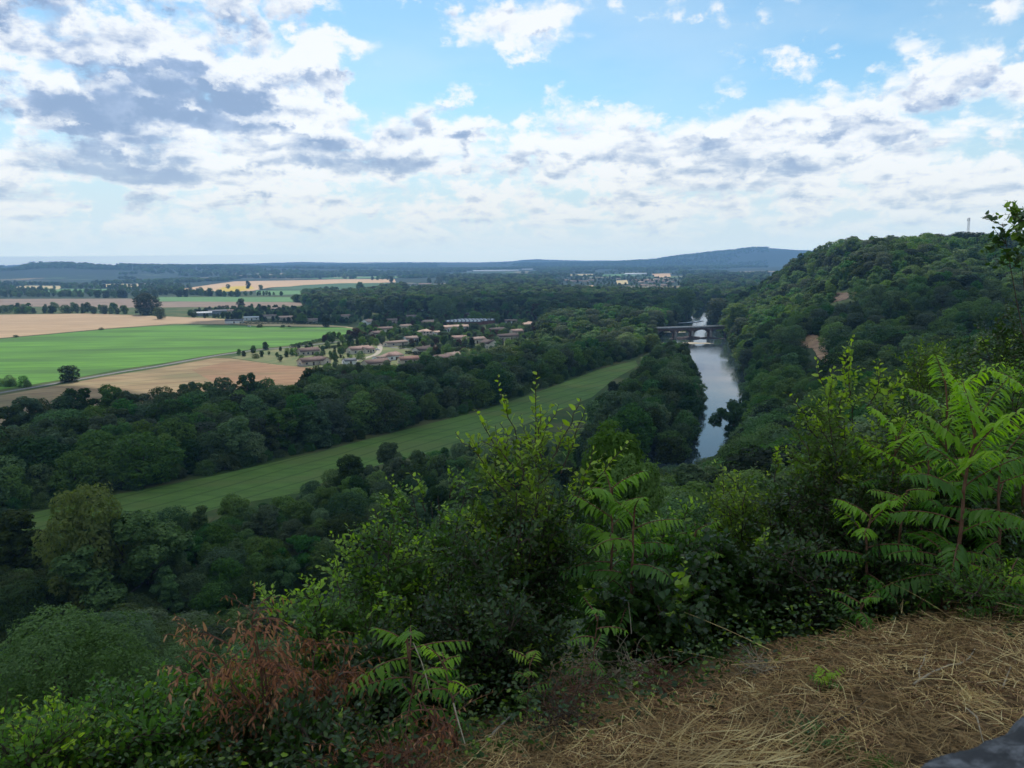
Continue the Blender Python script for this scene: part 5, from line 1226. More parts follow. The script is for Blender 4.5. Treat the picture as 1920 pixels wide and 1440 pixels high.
def tops_of(px, py, hw, D, n, seed, arch=.5, dd=.35):
    r_ = np.random.default_rng(seed); o = []
    for i in range(n):
        u = (i + .5) / n * 2 - 1; o.append(at(px + u * hw * .8 + r_.normal(0, hw * .08), py + abs(u) ** 2 * hw * arch + r_.uniform(0, hw * .25), D + r_.uniform(-dd, dd)))
    return o
def root(px, D, dx=0.0):
    p = at(px, 900, D); return np.array([p[0] + dx, p[1], hz(p[0] + dx, p[1]) - .03])
def bush(label, px, py, hw, D, m, seed, n=7, arch=.5, root_px=None, shoots=(), **kw):
    L = [(at(a, b, D + dd_), at(c, d, D + dd_)) for (a, b, c, d, dd_) in shoots]
    s_ = hw / FPX * D; kw.setdefault('br_len', max(.16, min(.5, s_ * .8)))
    return shrub('shrub', label, root(root_px if root_px is not None else px, D), tops_of(px, py + hw * .18, hw, D, n, seed, arch, kw.pop('dd', .35)), m, kw.pop('bark', 'twig'), seed, long_shoots=L, **kw)
# --- centre
bush('tall loose shrub in the middle with long leafy shoots reaching over the meadow', 985, 835, 125, 4.7, 'f_olive', 11, n=7, arch=.9, n_br=13, n_tw=6, leaf=.043, gap=.024, young_p=.3, body=(.3, 1),
     shoots=[(985, 890, 930, 712, 0), (1000, 890, 1003, 702, .1), (960, 880, 885, 768, -.1), (1030, 860, 1078, 738, 0), (1010, 860, 1010, 755, -.2), (950, 920, 858, 818, -.2), (1050, 890, 1098, 765, .2), (930, 900, 915, 800, .3),
             (985, 900, 970, 865, -.4), (1080, 930, 1100, 850, 0), (1070, 950, 1180, 822, .2), (1000, 870, 1045, 765, .3), (940, 880, 940, 790, .2)])
bush('dense dark leaved mass under the tall middle shrub', 990, 930, 150, 4.5, 'f_dark', 12, n=9, arch=.35, n_br=15, n_tw=7, leaf=.038, gap=.021, body=(.1, 1), young_p=.1)
bush('small leaved green shrub left of the tall middle shrub', 815, 905, 125, 5.2, 'f_mid', 13, n=8, arch=.45, n_br=13, n_tw=7, leaf=.042, gap=.024,
     shoots=[(800, 960, 770, 880, 0), (760, 970, 700, 925, .1), (850, 930, 860, 880, 0)])
bush('broad green shrub stepping down left of the middle', 745, 1010, 120, 4.6, 'f_mid', 14, n=8, arch=.6, n_br=13, n_tw=7, leaf=.040, gap=.023, shoots=[(700, 1060, 645, 985, 0), (720, 1040, 705, 960, .1), (690, 1080, 655, 1000, 0)])
bush('green shrub with upright leafy tips above the dead brown branches', 640, 1110, 105, 4.1, 'f_mid', 15, n=8, arch=.5, n_br=13, n_tw=7, leaf=.040, gap=.023,
     shoots=[(590, 1150, 550, 1075, 0), (540, 1190, 520, 1095, .1), (600, 1150, 598, 1080, -.1), (560, 1180, 500, 1120, 0), (640, 1120, 660, 1060, 0), (520, 1180, 482, 1105, .2)])
bush('low dark shrub at the foot of the green one, bottom centre', 740, 1180, 150, 3.9, 'f_dark', 16, n=9, arch=.2, n_br=14, n_tw=7, leaf=.042, gap=.023, body=(.05, 1), young_p=.05)
bush('dark creeping shrub between the ailanthus fronds and the straw', 930, 1130, 130, 3.9, 'f_dark', 17, n=9, arch=.2, n_br=14, n_tw=7, leaf=.036, gap=.021, body=(.05, 1), young_p=.05)
# --- lower left
bush('green shrub behind the dead brown branches at lower left', 400, 1270, 130, 3.9, 'f_light', 18, n=9, arch=.35, n_br=13, n_tw=7, leaf=.040, gap=.023, root_px=380)
bush('leafy shrub filling the bottom left of the view', 240, 1330, 130, 3.4, 'f_mid', 19, n=9, arch=.3, n_br=13, n_tw=7, leaf=.042, gap=.025, young_p=.15)
bush('pale green shrub with yellow tips in the bottom left corner', 70, 1360, 110, 3.2, 'f_light', 20, n=7, arch=.4, n_br=13, n_tw=7, leaf=.034, gap=.023, young_p=.4, shoots=[(90, 1400, 105, 1310, 0), (60, 1400, 30, 1340, 0), (110, 1380, 130, 1312, .1)])
bush('dark low shrub at the bottom edge under the dead brown branches', 560, 1340, 150, 3.1, 'f_dark', 21, n=9, arch=.15, n_br=13, n_tw=7, leaf=.038, gap=.024, body=(.0, 1), young_p=.05)
# dead brown branches
bush('dead shrub with hanging rust brown leaves at lower left', 450, 1165, 125, 3.45, 'f_dead', 22, n=8, arch=.5, n_br=6, n_tw=4, leaf=.040, gap=.03, T=LV, droop=.9, bark='twig_red', root_px=500, leaf_jit=.35, body=(.35, 1), part='dead_leaves',
     shoots=[(420, 1210, 335, 1168, 0), (400, 1260, 318, 1185, 0), (440, 1190, 440, 1142, 0), (470, 1230, 460, 1165, .1)])
bush('withered branch with rust brown leaves touching the green shrub', 590, 1215, 55, 3.3, 'f_dead', 23, n=4, arch=.5, n_br=7, n_tw=6, leaf=.034, gap=.026, T=LV, droop=.9, bark='twig_red', root_px=560, leaf_jit=.35, body=(.4, 1), part='dead_leaves')
bush('low tangle of dead brown leaves at the bottom edge', 690, 1400, 38, 2.75, 'f_dead', 24, n=3, arch=.3, n_br=8, n_tw=6, leaf=.028, gap=.024, T=LV, droop=.7, bark='twig_red', leaf_jit=.4, body=(.2, 1), part='dead_leaves')
bush('small rust coloured withered stem beside the ailanthus fronds', 822, 1350, 16, 2.9, 'f_dead', 25, n=3, arch=.3, n_br=4, n_tw=3, leaf=.022, gap=.026, T=LV, droop=.9, bark='twig_red', leaf_jit=.4, body=(.3, 1), part='dead_leaves')
# --- right of centre
bush('dense small leaved shrub below the river bend', 1270, 985, 120, 4.9, 'f_mid', 31, n=9, arch=.35, n_br=14, n_tw=7, leaf=.040, gap=.022, shoots=[(1290, 1000, 1300, 935, 0)])
bush('low leafy shrub at the edge of the straw, centre right', 1230, 1085, 130, 4.3, 'f_dark', 32, n=9, arch=.15, n_br=14, n_tw=7, leaf=.046, gap=.024, T=HV, body=(.0, 1), young_p=.08)
bush('olive green shrub right of the river bend', 1430, 900, 130, 5.6, 'f_olive', 33, n=9, arch=.4, n_br=14, n_tw=7, leaf=.038, gap=.021, young_p=.3, shoots=[(1400, 930, 1350, 860, 0), (1450, 900, 1460, 850, 0), (1380, 950, 1330, 900, 0)])
bush('dark shrub of heart shaped leaves behind the straw, right of centre', 1400, 1020, 150, 4.6, 'f_dark', 34, n=10, arch=.15, n_br=14, n_tw=7, leaf=.044, gap=.023, T=HV, body=(.0, 1), young_p=.05)
bush('tall yellow tipped shrub in front of the bare earth slip', 1600, 745, 130, 5.3, 'f_olive', 35, n=9, arch=.8, n_br=14, n_tw=7, leaf=.043, gap=.023, young_p=.55,
     shoots=[(1590, 760, 1603, 640, 0), (1620, 760, 1655, 668, .1), (1560, 780, 1528, 665, 0), (1640, 790, 1690, 690, 0), (1550, 790, 1545, 690, -.2), (1570, 780, 1575, 672, .2), (1650, 800, 1700, 740, .1), (1530, 820, 1475, 745, 0)])
bush('dense dark shrub under the yellow tipped one', 1590, 860, 160, 4.9, 'f_dark', 36, n=10, arch=.3, n_br=15, n_tw=7, leaf=.036, gap=.021, body=(.1, 1), young_p=.12)
bush('dark undershrub at the edge of the straw, right side', 1580, 1010, 150, 4.5, 'f_dark', 37, n=10, arch=.1, n_br=14, n_tw=7, leaf=.038, gap=.022, body=(.0, 1), young_p=.05)
bush('broad green shrub behind the tall ailanthus', 1800, 800, 140, 5.4, 'f_mid', 38, n=9, arch=.3, n_br=14, n_tw=7, leaf=.044, gap=.023, young_p=.3)
bush('dark shrub filling the right edge behind the ailanthus stem', 1850, 930, 140, 4.9, 'f_dark', 39, n=9, arch=.15, n_br=14, n_tw=7, leaf=.044, gap=.024, body=(.0, 1), young_p=.05)
bush('dense green shrub rising behind the tall ailanthus, right edge', 1870, 690, 110, 5.8, 'f_mid', 81, n=9, arch=.3, n_br=14, n_tw=7, leaf=.042, gap=.023, young_p=.2)
bush('leafy dark shrub between the yellow tipped one and the tall ailanthus', 1725, 745, 100, 5.9, 'f_dark', 82, n=8, arch=.3, n_br=14, n_tw=7, leaf=.040, gap=.022, young_p=.3)
bush('brownish green shrub with fine leaves at upper right', 1730, 640, 110, 8.5, 'f_olive', 40, n=8, arch=.5, n_br=13, n_tw=7, leaf=.05, gap=.03, young_p=.15, tw_len=.3)
bush('dark shrub reaching in from the right edge below the ridge', 1900, 560, 120, 9.5, 'f_dark', 41, n=8, arch=.5, n_br=13, n_tw=7, leaf=.055, gap=.032, young_p=.1, tw_len=.3)
bush('sparse dark branches against the sky at the right edge', 1912, 385, 55, 7.5, 'f_dark', 42, n=3, arch=.7, n_br=7, n_tw=4, leaf=.06, gap=.034, T=HV, young_p=0, body=(.86, 1), root_px=1960, br_len=.3, tw_len=.16,
     shoots=[(1925, 430, 1872, 388, 0), (1930, 470, 1885, 410, 0), (1925, 420, 1915, 360, 0)])
bush('leafy shrub low on the right edge by the straw', 1880, 1085, 80, 4.0, 'f_mid', 43, n=6, arch=.3, n_br=11, n_tw=6, leaf=.042, gap=.025, T=LV, body=(.0, 1), young_p=.2)

# --- ailanthus: stems carrying long pinnate fronds
def frond(P0, dir_, L, pairs, r_, droop, leaf, roll=0.0):
    n = 10; P = curve(P0, dir_, L, n, r_, -droop * .10, .03); seg = np.linalg.norm(np.diff(P, axis=0), axis=1); cs = np.concatenate([[0], np.cumsum(seg)])
    t = np.linspace(.14, .97, pairs) * cs[-1]; C = np.stack([np.interp(t, cs, P[:, k]) for k in range(3)], 1); Tn = nrm(np.stack([np.interp(t, cs[:-1] + seg / 2, np.diff(P[:, k]) / seg) for k in range(3)], 1))
    side = nrm(np.cross(Tn, np.array([0, 0, 1.0]) + r_.normal(0, .15, 3) + roll)); f = t / cs[-1]; ls = leaf * (1 - .55 * np.abs(f - .42) ** 1.3 * 1.5) * r_.uniform(.88, 1.1, pairs)
    PP = np.concatenate([C, C, P[-1:]]); DD = np.concatenate([side + Tn * .42, -side + Tn * .42, Tn[-1:]]); DD[:, 2] -= .38 * (1 + droop * .5); DD += r_.normal(0, .17, DD.shape)
    UU = np.tile([0, 0, 1.0], (len(PP), 1)) + r_.normal(0, .14, (len(PP), 3)); return P, PP, DD, UU, np.concatenate([ls, ls, ls[-1:] * .7])
def ailanthus(label, base, top, nf, L, seed, leaf=.10, pairs=12, young=.3, droop=1.0, low=.35, aim=None, up=(.1, 1.0), stem_r=.012, m='f_ail', upright=0):
    r_ = np.random.default_rng(seed); W = MB(); B = np.array(base, float); tp = np.array(top, float); f = np.linspace(0, 1, 9)[:, None]; S_ = B + (tp - B) * f + np.cumsum(r_.normal(0, .01, (9, 3)), 0) * f
    W.tube(S_, stem_r, stem_r * .45, 7); LP, LD, LU, LS, LY = [], [], [], [], []; R_ = MB()
    for i in range(nf):
        u = low + (1 - low) * (i / max(nf - 1, 1)) ** .8; j = min(int(u * 8), 7); p0 = S_[j] + (S_[j + 1] - S_[j]) * (u * 8 - j); a = i * 2.4 + seed; e = up[0] + (up[1] - up[0]) * u ** 2 + r_.normal(0, .1)
        P, a1, a2, a3, a4 = frond(p0, [math.cos(a), math.sin(a), e], L * r_.uniform(.75, 1.1) * (1 - .35 * (u > .93)), pairs, r_, droop * (1.1 - .5 * u), leaf)
        R_.tube(P, .0045, .0015, 4); LP.append(a1); LD.append(a2); LU.append(a3); LS.append(a4); LY.append(np.full(len(a1), young * (u > .72) * r_.uniform(.5, 1) + r_.uniform(0, .08)))  # top fronds yellowed: new growth and backlight both held in the tint
    o = empty('ailanthus', tuple(B)); tag(o, label, 'young tree'); wv, wf = W.data(); link('trunk', np_mesh('trunk', wv - B, wf, M['twig_red'], True), o)
    wv, wf = R_.data(); st = link('leaf_stalks', np_mesh('leaf_stalks', wv - B, wf, M['twig_red'], True), o)
    V = leaves(LV, np.concatenate(LP), np.concatenate(LD), np.concatenate(LU), np.concatenate(LS)); link('fronds', leaf_mesh('fronds', V - B, np.concatenate(LY), M[m]), o); STAT.append(('ailanthus', len(V) // 7)); return o
def ail(label, px_base, px_top, py_top, D, nf, L, seed, **kw):
    b_ = root(px_base, D); return ailanthus(label, b_, at(px_top, py_top, D), nf, L, seed, **kw)
ail('tall ailanthus with bright fan of fronds at the right edge', 1800, 1842, 775, 4.1, 20, .46, 51, leaf=.108, pairs=15, young=.8, low=.12, up=(.1, 2.3), stem_r=.014)
ail('ailanthus rising just right of the river bend shrub, with drooping fronds', 1140, 1150, 925, 4.5, 16, .36, 52, leaf=.10, pairs=12, young=.35, low=.3, up=(.2, 1.0))
ail('slim ailanthus with layered fronds in the shade right of centre', 1690, 1690, 930, 4.5, 10, .34, 53, leaf=.08, pairs=11, young=.3, low=.3, up=(.1, .7))
ail('ailanthus with glossy drooping fronds at bottom centre', 760, 775, 1215, 3.2, 12, .34, 54, leaf=.075, pairs=10, young=.25, low=.35, up=(.1, .8))
ail('little ailanthus with a yellow green top right of the glossy fronds', 850, 822, 1240, 3.0, 8, .16, 55, leaf=.05, pairs=7, young=.8, low=.5, up=(.2, .9), stem_r=.006)
ail('ailanthus fronds behind the low leafy shrub, centre right', 1300, 1295, 1000, 4.8, 9, .32, 56, leaf=.075, pairs=11, young=.4, low=.4)
ail('low ailanthus with fern like fronds at the lower right edge', 1880, 1890, 1075, 3.8, 9, .26, 57, leaf=.065, pairs=10, young=.5, low=.2, up=(.1, .9), stem_r=.008)
ail('ailanthus sapling leaning out below the tall one', 1790, 1770, 1010, 4.2, 9, .34, 58, leaf=.075, pairs=11, young=.2, low=.3, up=(0, .6))
ail('ailanthus with layered fronds filling the gap left of the tall one', 1690, 1680, 815, 4.9, 12, .44, 71, leaf=.10, pairs=13, young=.8, low=.2, up=(.1, 1.6))
ail('ailanthus with broad fronds at the right edge below the tall one', 1890, 1885, 860, 4.4, 13, .44, 72, leaf=.10, pairs=13, young=.35, low=.15, up=(.1, 1.2))
ail('ailanthus with bright fronds over the dark shrub, right of centre', 1630, 1640, 945, 4.3, 12, .34, 73, leaf=.085, pairs=12, young=.6, low=.2, up=(.1, 1.2))
ail('slender ailanthus rising behind the tall one, nearer the ridge', 1790, 1775, 715, 5.2, 11, .44, 74, leaf=.10, pairs=13, young=.9, low=.4, up=(.2, 2.0))
ail('ailanthus with drooping fronds in front of the middle shrub, on its right', 1180, 1195, 960, 4.3, 11, .34, 75, leaf=.09, pairs=11, young=.35, low=.25, up=(.1, 1.1))
ail('ailanthus crown behind the tall one, touching the right edge', 1935, 1925, 720, 4.8, 10, .46, 59, leaf=.095, pairs=13, young=.8, low=.3, up=(.1, 1.3))
ail('leaning ailanthus with a pointed frond left of the tall one', 1740, 1735, 850, 4.7, 9, .42, 60, leaf=.085, pairs=13, young=.7, low=.35, up=(.2, 1.3))
ail('small bright ailanthus seedling standing alone in the straw', 1541, 1541, 1262, 3.15, 9, .085, 61, leaf=.042, pairs=5, young=.8, low=.45, up=(.3, 1.1), stem_r=.004, m='f_light')
ail('small ailanthus seedling at the left edge of the straw', 990, 990, 1215, 3.3, 9, .10, 62, leaf=.045, pairs=6, young=.6, low=.3, up=(.3, 1.1), stem_r=.004, m='f_light')
ail('ailanthus seedling under the dark shrubs left of the straw', 1105, 1108, 1165, 3.5, 8, .15, 63, leaf=.05, pairs=7, young=.2, low=.3, stem_r=.004)
ail('dark ailanthus sapling behind the straw at the foot of the hedge', 1620, 1625, 1120, 3.8, 8, .18, 64, leaf=.055, pairs=8, young=.2, low=.2, stem_r=.005)

# --- ground cover: ivy and bramble carpet along the crest and down the slope
def carpet():
    r_ = np.random.default_rng(9); n = 85000; x = r_.uniform(-5, 5.5, n); y = r_.uniform(1.2, 8, n); q = crest_q(x, y) + vnoise(x, y, .7, 4) * .5; k = (q > .12) & (q < 3.2) & (np.abs(x) < y * .85 + .6)
    x, y = x[k], y[k]; z = height(x, y, False) + r_.random(len(x)) ** 1.5 * (.16 + .22 * np.clip(vnoise(x, y, .6, 7) + .5, 0, 1)) + .01
    P = np.stack([x, y, z], 1); a = r_.uniform(0, 6.283, len(x)); D = np.stack([np.cos(a), np.sin(a), r_.normal(-.1, .3, len(x))], 1); U = np.array([0, -.25, 1.0]) + r_.normal(0, .8, (len(x), 3))
    V = leaves(OV, P, D, U, r_.uniform(.016, .036, len(x))); tag(link('ivy', leaf_mesh('ivy', V, r_.random(len(x)) ** 6, M['f_dark'])), 'dark ivy and bramble leaves covering the edge of the slope', 'ground cover', kind='stuff'); STAT.append(('ivy', len(x)))
carpet()
print('leaves', sum(n for _, n in STAT), STAT[:6])
# ================================================================ DRY CUT GRASS AND LITTER
def straw_mat(name, cols):
    m, nt, p = mat(name, None, .75, .25); g = nd(nt, 'ShaderNodeNewGeometry')
    c = ramp(nt, S(nt, g.outputs['Random Per Island']), cols); c2 = mixc(nt, noise(nt, g.outputs['Position'], 3.0, 3) .sstep(.42, .62) * .75, c, (.28, .175, .07)); nt.links.new(c2, p.inputs['Base Color']); return m
M['straw_m'] = straw_mat('cut_grass', [(0, (.12, .06, .025)), (.3, (.34, .19, .075)), (.6, (.56, .36, .14)), (.85, (.76, .55, .22)), (1, (.88, .71, .36))])
M['straw_y'] = straw_mat('pale_straw', [(0, (.55, .37, .14)), (.5, (.75, .56, .23)), (1, (.86, .70, .34))])
M['straw_r'] = straw_mat('brown_litter', [(0, (.10, .055, .03)), (.5, (.27, .145, .065)), (1, (.45, .27, .13))])
def strands(P, A, L, w, r_, lift=.1, curl=.35, seg=4):
    """flat blades: start P, heading A (radians), length L, width w"""
    n = len(P); t = np.linspace(0, 1, seg + 1); a = A[:, None] + r_.normal(0, curl, n)[:, None] * t[None] ; st = (L / seg)[:, None]
    el = r_.normal(lift, lift * .9 + .05, n)[:, None] * (1 - 1.7 * t[None])
    dx = np.cos(a) * np.cos(el) * st; dy = np.sin(a) * np.cos(el) * st; dz = np.sin(el) * st
    X = P[:, 0:1] + np.concatenate([np.zeros((n, 1)), np.cumsum(dx[:, 1:], 1)], 1); Y = P[:, 1:2] + np.concatenate([np.zeros((n, 1)), np.cumsum(dy[:, 1:], 1)], 1); Z = P[:, 2:3] + np.concatenate([np.zeros((n, 1)), np.cumsum(dz[:, 1:], 1)], 1)
    g = height(X.ravel(), Y.ravel(), False).reshape(X.shape); Z = np.maximum(Z, g + .003)
    C = np.stack([X, Y, Z], -1); nx = -np.sin(A)[:, None] * w[:, None] / 2 * (1 - .6 * t[None]); ny = np.cos(A)[:, None] * w[:, None] / 2 * (1 - .6 * t[None]); tz = r_.normal(0, .5, n)[:, None] * w[:, None] * .6
    o = np.stack([nx, ny, np.broadcast_to(tz, nx.shape)], -1); V = np.stack([C - o, C + o], 2).reshape(-1, 3); b = (np.arange(n) * 2 * (seg + 1))[:, None] + (np.arange(seg) * 2)[None]
    return V, np.stack([b, b + 1, b + 3, b + 2], -1).reshape(-1, 4)
def straw_region(n, r_, q0=-3, q1=.25):
    x = r_.uniform(-1.6, 4.2, n); y = r_.uniform(1.0, 5.2, n); q = crest_q(x, y) + vnoise(x, y, .5, 4) * .35; k = (q < q1) & (q > q0) & (np.abs(x) < y * .8 + .5) & (x > -.74 + .25 * vnoise(x, y, .3, 9) + (y - 2) * .55 - .1); return x[k], y[k]
def straw(name, n, seed, m, Lr, wr, zr, label, lift, dirf=None, q1=.25, curl=.35):
    r_ = np.random.default_rng(seed); x, y = straw_region(n, r_, q1=q1); z = height(x, y, False) + r_.random(len(x)) ** 1.6 * zr * (.35 + 1.3 * np.clip(vnoise(x, y, .45, 12) + .5, 0, 1)) + .004
    A = r_.uniform(0, 6.283, len(x)) if dirf is None else dirf(x, y, r_); V, F = strands(np.stack([x, y, z], 1), A, r_.uniform(*Lr, len(x)) * (.5 + .5 * r_.random(len(x))), r_.uniform(*wr, len(x)), r_, lift, curl)
    return tag(link(name, np_mesh(name, V, F, m)), label, 'dry grass', kind='stuff')
straw('dry_grass', 78000, 1, M['straw_m'], (.04, .19), (.0013, .0030), .06, 'brown and yellow cut grass lying over the near slope', .14)
straw('leaf_litter', 26000, 2, M['straw_r'], (.02, .09), (.003, .009), .03, 'brown leaf crumbs and stubble between the straw', .2, q1=.5)
straw('upright_stubble', 24000, 3, M['straw_m'], (.03, .10), (.0015, .003), .01, 'short upright stubble standing through the straw', 1.1)
straw('long_straw', 900, 4, M['straw_y'], (.25, .6), (.0022, .0036), .09, 'long pale stalks lying across the cut grass', .05, curl=.25)
def windrow():
    r_ = np.random.default_rng(21); n = 380; x = r_.uniform(.0, 1.15, n); y = 2.22 + (x - .1) * .35 + r_.normal(0, .14, n); z = height(x, y, False) + r_.random(n) * .07 + .01
    V, F = strands(np.stack([x, y, z], 1), r_.normal(.42, .42, n) + math.pi * (r_.random(n) < .5), r_.uniform(.15, .5, n), r_.uniform(.002, .0036, n), r_, .05, .3); tag(link('straw_swath', np_mesh('straw_swath', V, F, M['straw_y'])), 'combed swath of pale yellow straw at the bottom centre', 'dry grass', kind='stuff')
windrow()
# tangled dead stems at the left border of the straw
def tangle(px, py, D, R, n, seed, m, label):
    r_ = np.random.default_rng(seed); c = at(px, py, D); W = MB(); gz = hz(c[0], c[1])
    for i in range(n):
        a, b = r_.uniform(0, 6.283), r_.uniform(0, 6.283); p = np.array([c[0] + R * .7 * math.cos(a) * r_.random(), c[1] + R * .7 * math.sin(a) * r_.random(), gz + r_.random() * R * .5]); W.tube(curve(p, [math.cos(b), math.sin(b), r_.normal(.25, .4)], R * r_.uniform(.5, 1.2), 6, r_, -.09, .28), .0022, .001, 3)
    o = W.build('dead_bramble', M[m]); tag(o, label, 'dead stems')
tangle(1180, 1130, 3.75, .22, 130, 1, 'twig_pale', 'ball of tangled dry stems under the ailanthus right of centre')
tangle(1075, 1235, 3.25, .26, 170, 2, 'twig_red', 'heap of reddish brown dead stems at the left end of the straw')
tangle(1040, 1300, 3.0, .22, 130, 3, 'twig', 'dark tangle of dead bramble left of the straw swath')
tangle(1240, 1190, 3.45, .2, 110, 4, 'twig_red', 'brown tangle of dead stems along the foot of the shrubs')
tangle(1420, 1195, 3.45, .13, 90, 5, 'twig_pale', 'small mound of pale dry stems behind the lone seedling')
tangle(760, 1410, 2.6, .2, 120, 6, 'twig_red', 'brown litter of dead stems at the bottom edge left of the straw')
# single sticks lying on the straw: photo pixels along each
def ground_pt(px, py, lift=.03):
    d = px_dir(px, py); t = np.linspace(1.2, 9, 1600); P = d[None] * t[:, None] + np.array([0, 0, CZ]); h = height(P[:, 0], P[:, 1], False); k = np.argmax(P[:, 2] < h + lift); return P[k]
for pts, r0, m, lab in [([(1712, 1283), (1745, 1262), (1780, 1247), (1800, 1245), (1818, 1233), (1828, 1217)], .0055, 'twig_pale', 'longest bare pale stick lying on the straw at right'),
                        ([(1725, 1276), (1723, 1258), (1732, 1240), (1737, 1216)], .004, 'twig_pale', 'short bare stick crossing the end of the longest one'),
                        ([(1880, 1290), (1888, 1268), (1896, 1249)], .004, 'twig_pale', 'short pale stick standing at the far right of the straw'),
                        ([(1812, 1328), (1832, 1345), (1838, 1370), (1845, 1395)], .004, 'twig_pale', 'forked yellow stalk just above the grey stone'),
                        ([(1560, 1356), (1595, 1338), (1630, 1308)], .004, 'twig', 'grey brown stick lying aslant in the middle of the straw'),
                        ([(915, 1385), (940, 1360), (962, 1338)], .008, 'bark_pale', 'thick grey branch end at the left border of the straw'),
                        ([(1184, 1188, 3.7), (1182, 1160, 3.72), (1178, 1128, 3.75)], .002, 'twig_pale', 'upright dry stalk above the brown tangle'),
                        ([(1005, 1252), (1022, 1268), (1032, 1280)], .003, 'twig_pale', 'straight pale stalk beside the dark tangle'),
                        ([(775, 1205, 3.1), (790, 1240, 3.05), (798, 1265, 3.0), (806, 1300, 2.95)], .003, 'twig_pale', 'spiny dry stem in front of the dark creeping shrub'),
                        ([(850, 1318, 2.75), (860, 1355, 2.7), (872, 1395, 2.65)], .0035, 'twig_pale', 'bare pale twig in the gap below the ailanthus fronds')]:
    P = np.array([ground_pt(q[0], q[1], .035) if len(q) == 2 else at(*q) for q in pts]); W = MB(); W.tube(P, r0, r0 * .5, 6); o = W.build('dry_stick', M[m], smooth=True); tag(o, lab, 'stick')
# green weeds and tufts in the straw
def weed(px, py, R, n, seed, m, label, T=OV, leaf=.02, grass=False):
    r_ = np.random.default_rng(seed); c = ground_pt(px, py, .0)
    if grass:
        A = r_.uniform(0, 6.283, n); V, F = strands(np.tile(c, (n, 1)) + r_.normal(0, R * .22, (n, 3)) * [1, 1, .1], A, r_.uniform(.5, 1.1, n) * R, r_.uniform(.0016, .003, n), r_, 1.0, .5); o = link('grass_tuft', np_mesh('grass_tuft', V, F, M[m])); return tag(o, label, 'grass tuft')
    W = MB(); LP, LD = [], []
    for i in range(n):
        a = r_.uniform(0, 6.283); P = curve(c + r_.normal(0, R * .3, 3) * [1, 1, .05], [math.cos(a), math.sin(a), .9], R * r_.uniform(.5, 1.1), 5, r_, -.05, .15); W.tube(P, .0016, .0008, 3)
        for j in range(1, 6):
            for s_ in (-1, 1): LP.append(P[j]); b2 = a + s_ * 1.1 + r_.normal(0, .3); LD.append([math.cos(b2), math.sin(b2), r_.normal(.15, .25)])
    LP, LD = np.array(LP), np.array(LD); V = leaves(T, LP, LD, np.array([0, 0, 1.0]) + r_.normal(0, .3, LP.shape), leaf * r_.uniform(.6, 1.2, len(LP)))
    o = empty('weed', tuple(c)); tag(o, label, 'weed'); v_, f_ = W.data(); link('stems', np_mesh('stems', v_ - c, f_, M['f_mid'], True), o); link('leaves', leaf_mesh('leaves', V - c, r_.random(len(LP)) * .2, M[m]), o); return o
for i, (px, py, R, n, m, lab) in enumerate([(1500, 1372, .11, 16, 'f_dark', 'low dark green weed in the straw below the lone seedling'), (1535, 1400, .10, 14, 'f_mid', 'weed next to the low dark one, nearer the bottom edge'), (1005, 1395, .10, 16, 'f_dark', 'green weed at the left end of the straw swath'),
        (1170, 1232, .06, 9, 'f_dark', 'small green weed in the brown tangle'), (1335, 1322, .05, 8, 'f_dark', 'tiny green weed in the middle of the straw'), (965, 1350, .12, 16, 'f_dark', 'green weed beside the thick grey branch end'), (1590, 1180, .09, 14, 'f_dark', 'green weed along the foot of the hedge at right'),
        (1680, 1165, .1, 14, 'f_dark', 'dark weed under the hedge, right part'), (1880, 1190, .08, 12, 'f_dark', 'weed at the right edge above the sticks'), (920, 1420, .12, 18, 'f_mid', 'leafy weed at the bottom edge left of the straw'), (1575, 1412, .07, 10, 'f_mid', 'small weed near the grey stone')]):
    weed(px, py, R, n, 300 + i, m, lab)
weed(1828, 1313, .10, 240, 330, 'straw_y', 'pale tuft of dry grass near the forked stalk', grass=True)
weed(1655, 1436, .09, 200, 331, 'f_light', 'yellow green grass tuft at the bottom edge by the stone', grass=True)
weed(1270, 1385, .08, 160, 332, 'straw_y', 'dry grass tuft in the middle of the straw', grass=True)
weed(1425, 1300, .07, 140, 333, 'straw_y', 'small dry tuft below the pale mound', grass=True)

# rough grey parapet stone right beside the viewer
def stone():
    n1, n2 = 90, 60; c = np.array([.60, .66, 0]); u = np.linspace(-1, 1, n1); v = np.linspace(0, 1, n2)
    U, Vv = np.meshgrid(u, v); ang = Vv * 2 * math.pi; w, h = .20, .13
    cx = np.sign(np.cos(ang)) * np.abs(np.cos(ang)) ** .55 * w; cz = np.sign(np.sin(ang)) * np.abs(np.sin(ang)) ** .55 * h
    e = (1 - np.abs(U) ** 8) ** .35; x = U * .75; y = cx * e; z = cz * e
    P = np.stack([x, y, z], -1).reshape(-1, 3); nz = vnoise(P[:, 0] * 1.0 + P[:, 2], P[:, 1] + P[:, 2] * .7, .07, 3) * .022 + vnoise(P[:, 0] + P[:, 2], P[:, 1] - P[:, 2], .022, 5) * .009; P[:, 2] += nz; P[:, 1] += nz * .7
    i = np.arange(n2 - 1)[:, None] * n1 + np.arange(n1 - 1)[None]; F = np.stack([i, i + 1, i + 1 + n1, i + n1], -1).reshape(-1, 4)
    o = link('parapet_stone', np_mesh('parapet_stone', P, F, M['stone_grey'], True)); o.location = STONE_LOC; o.rotation_euler = (rad(6), rad(-8), rad(STONE_RZ)); tag(o, 'mottled dark grey parapet stone close to the viewer in the bottom right corner', 'stone')
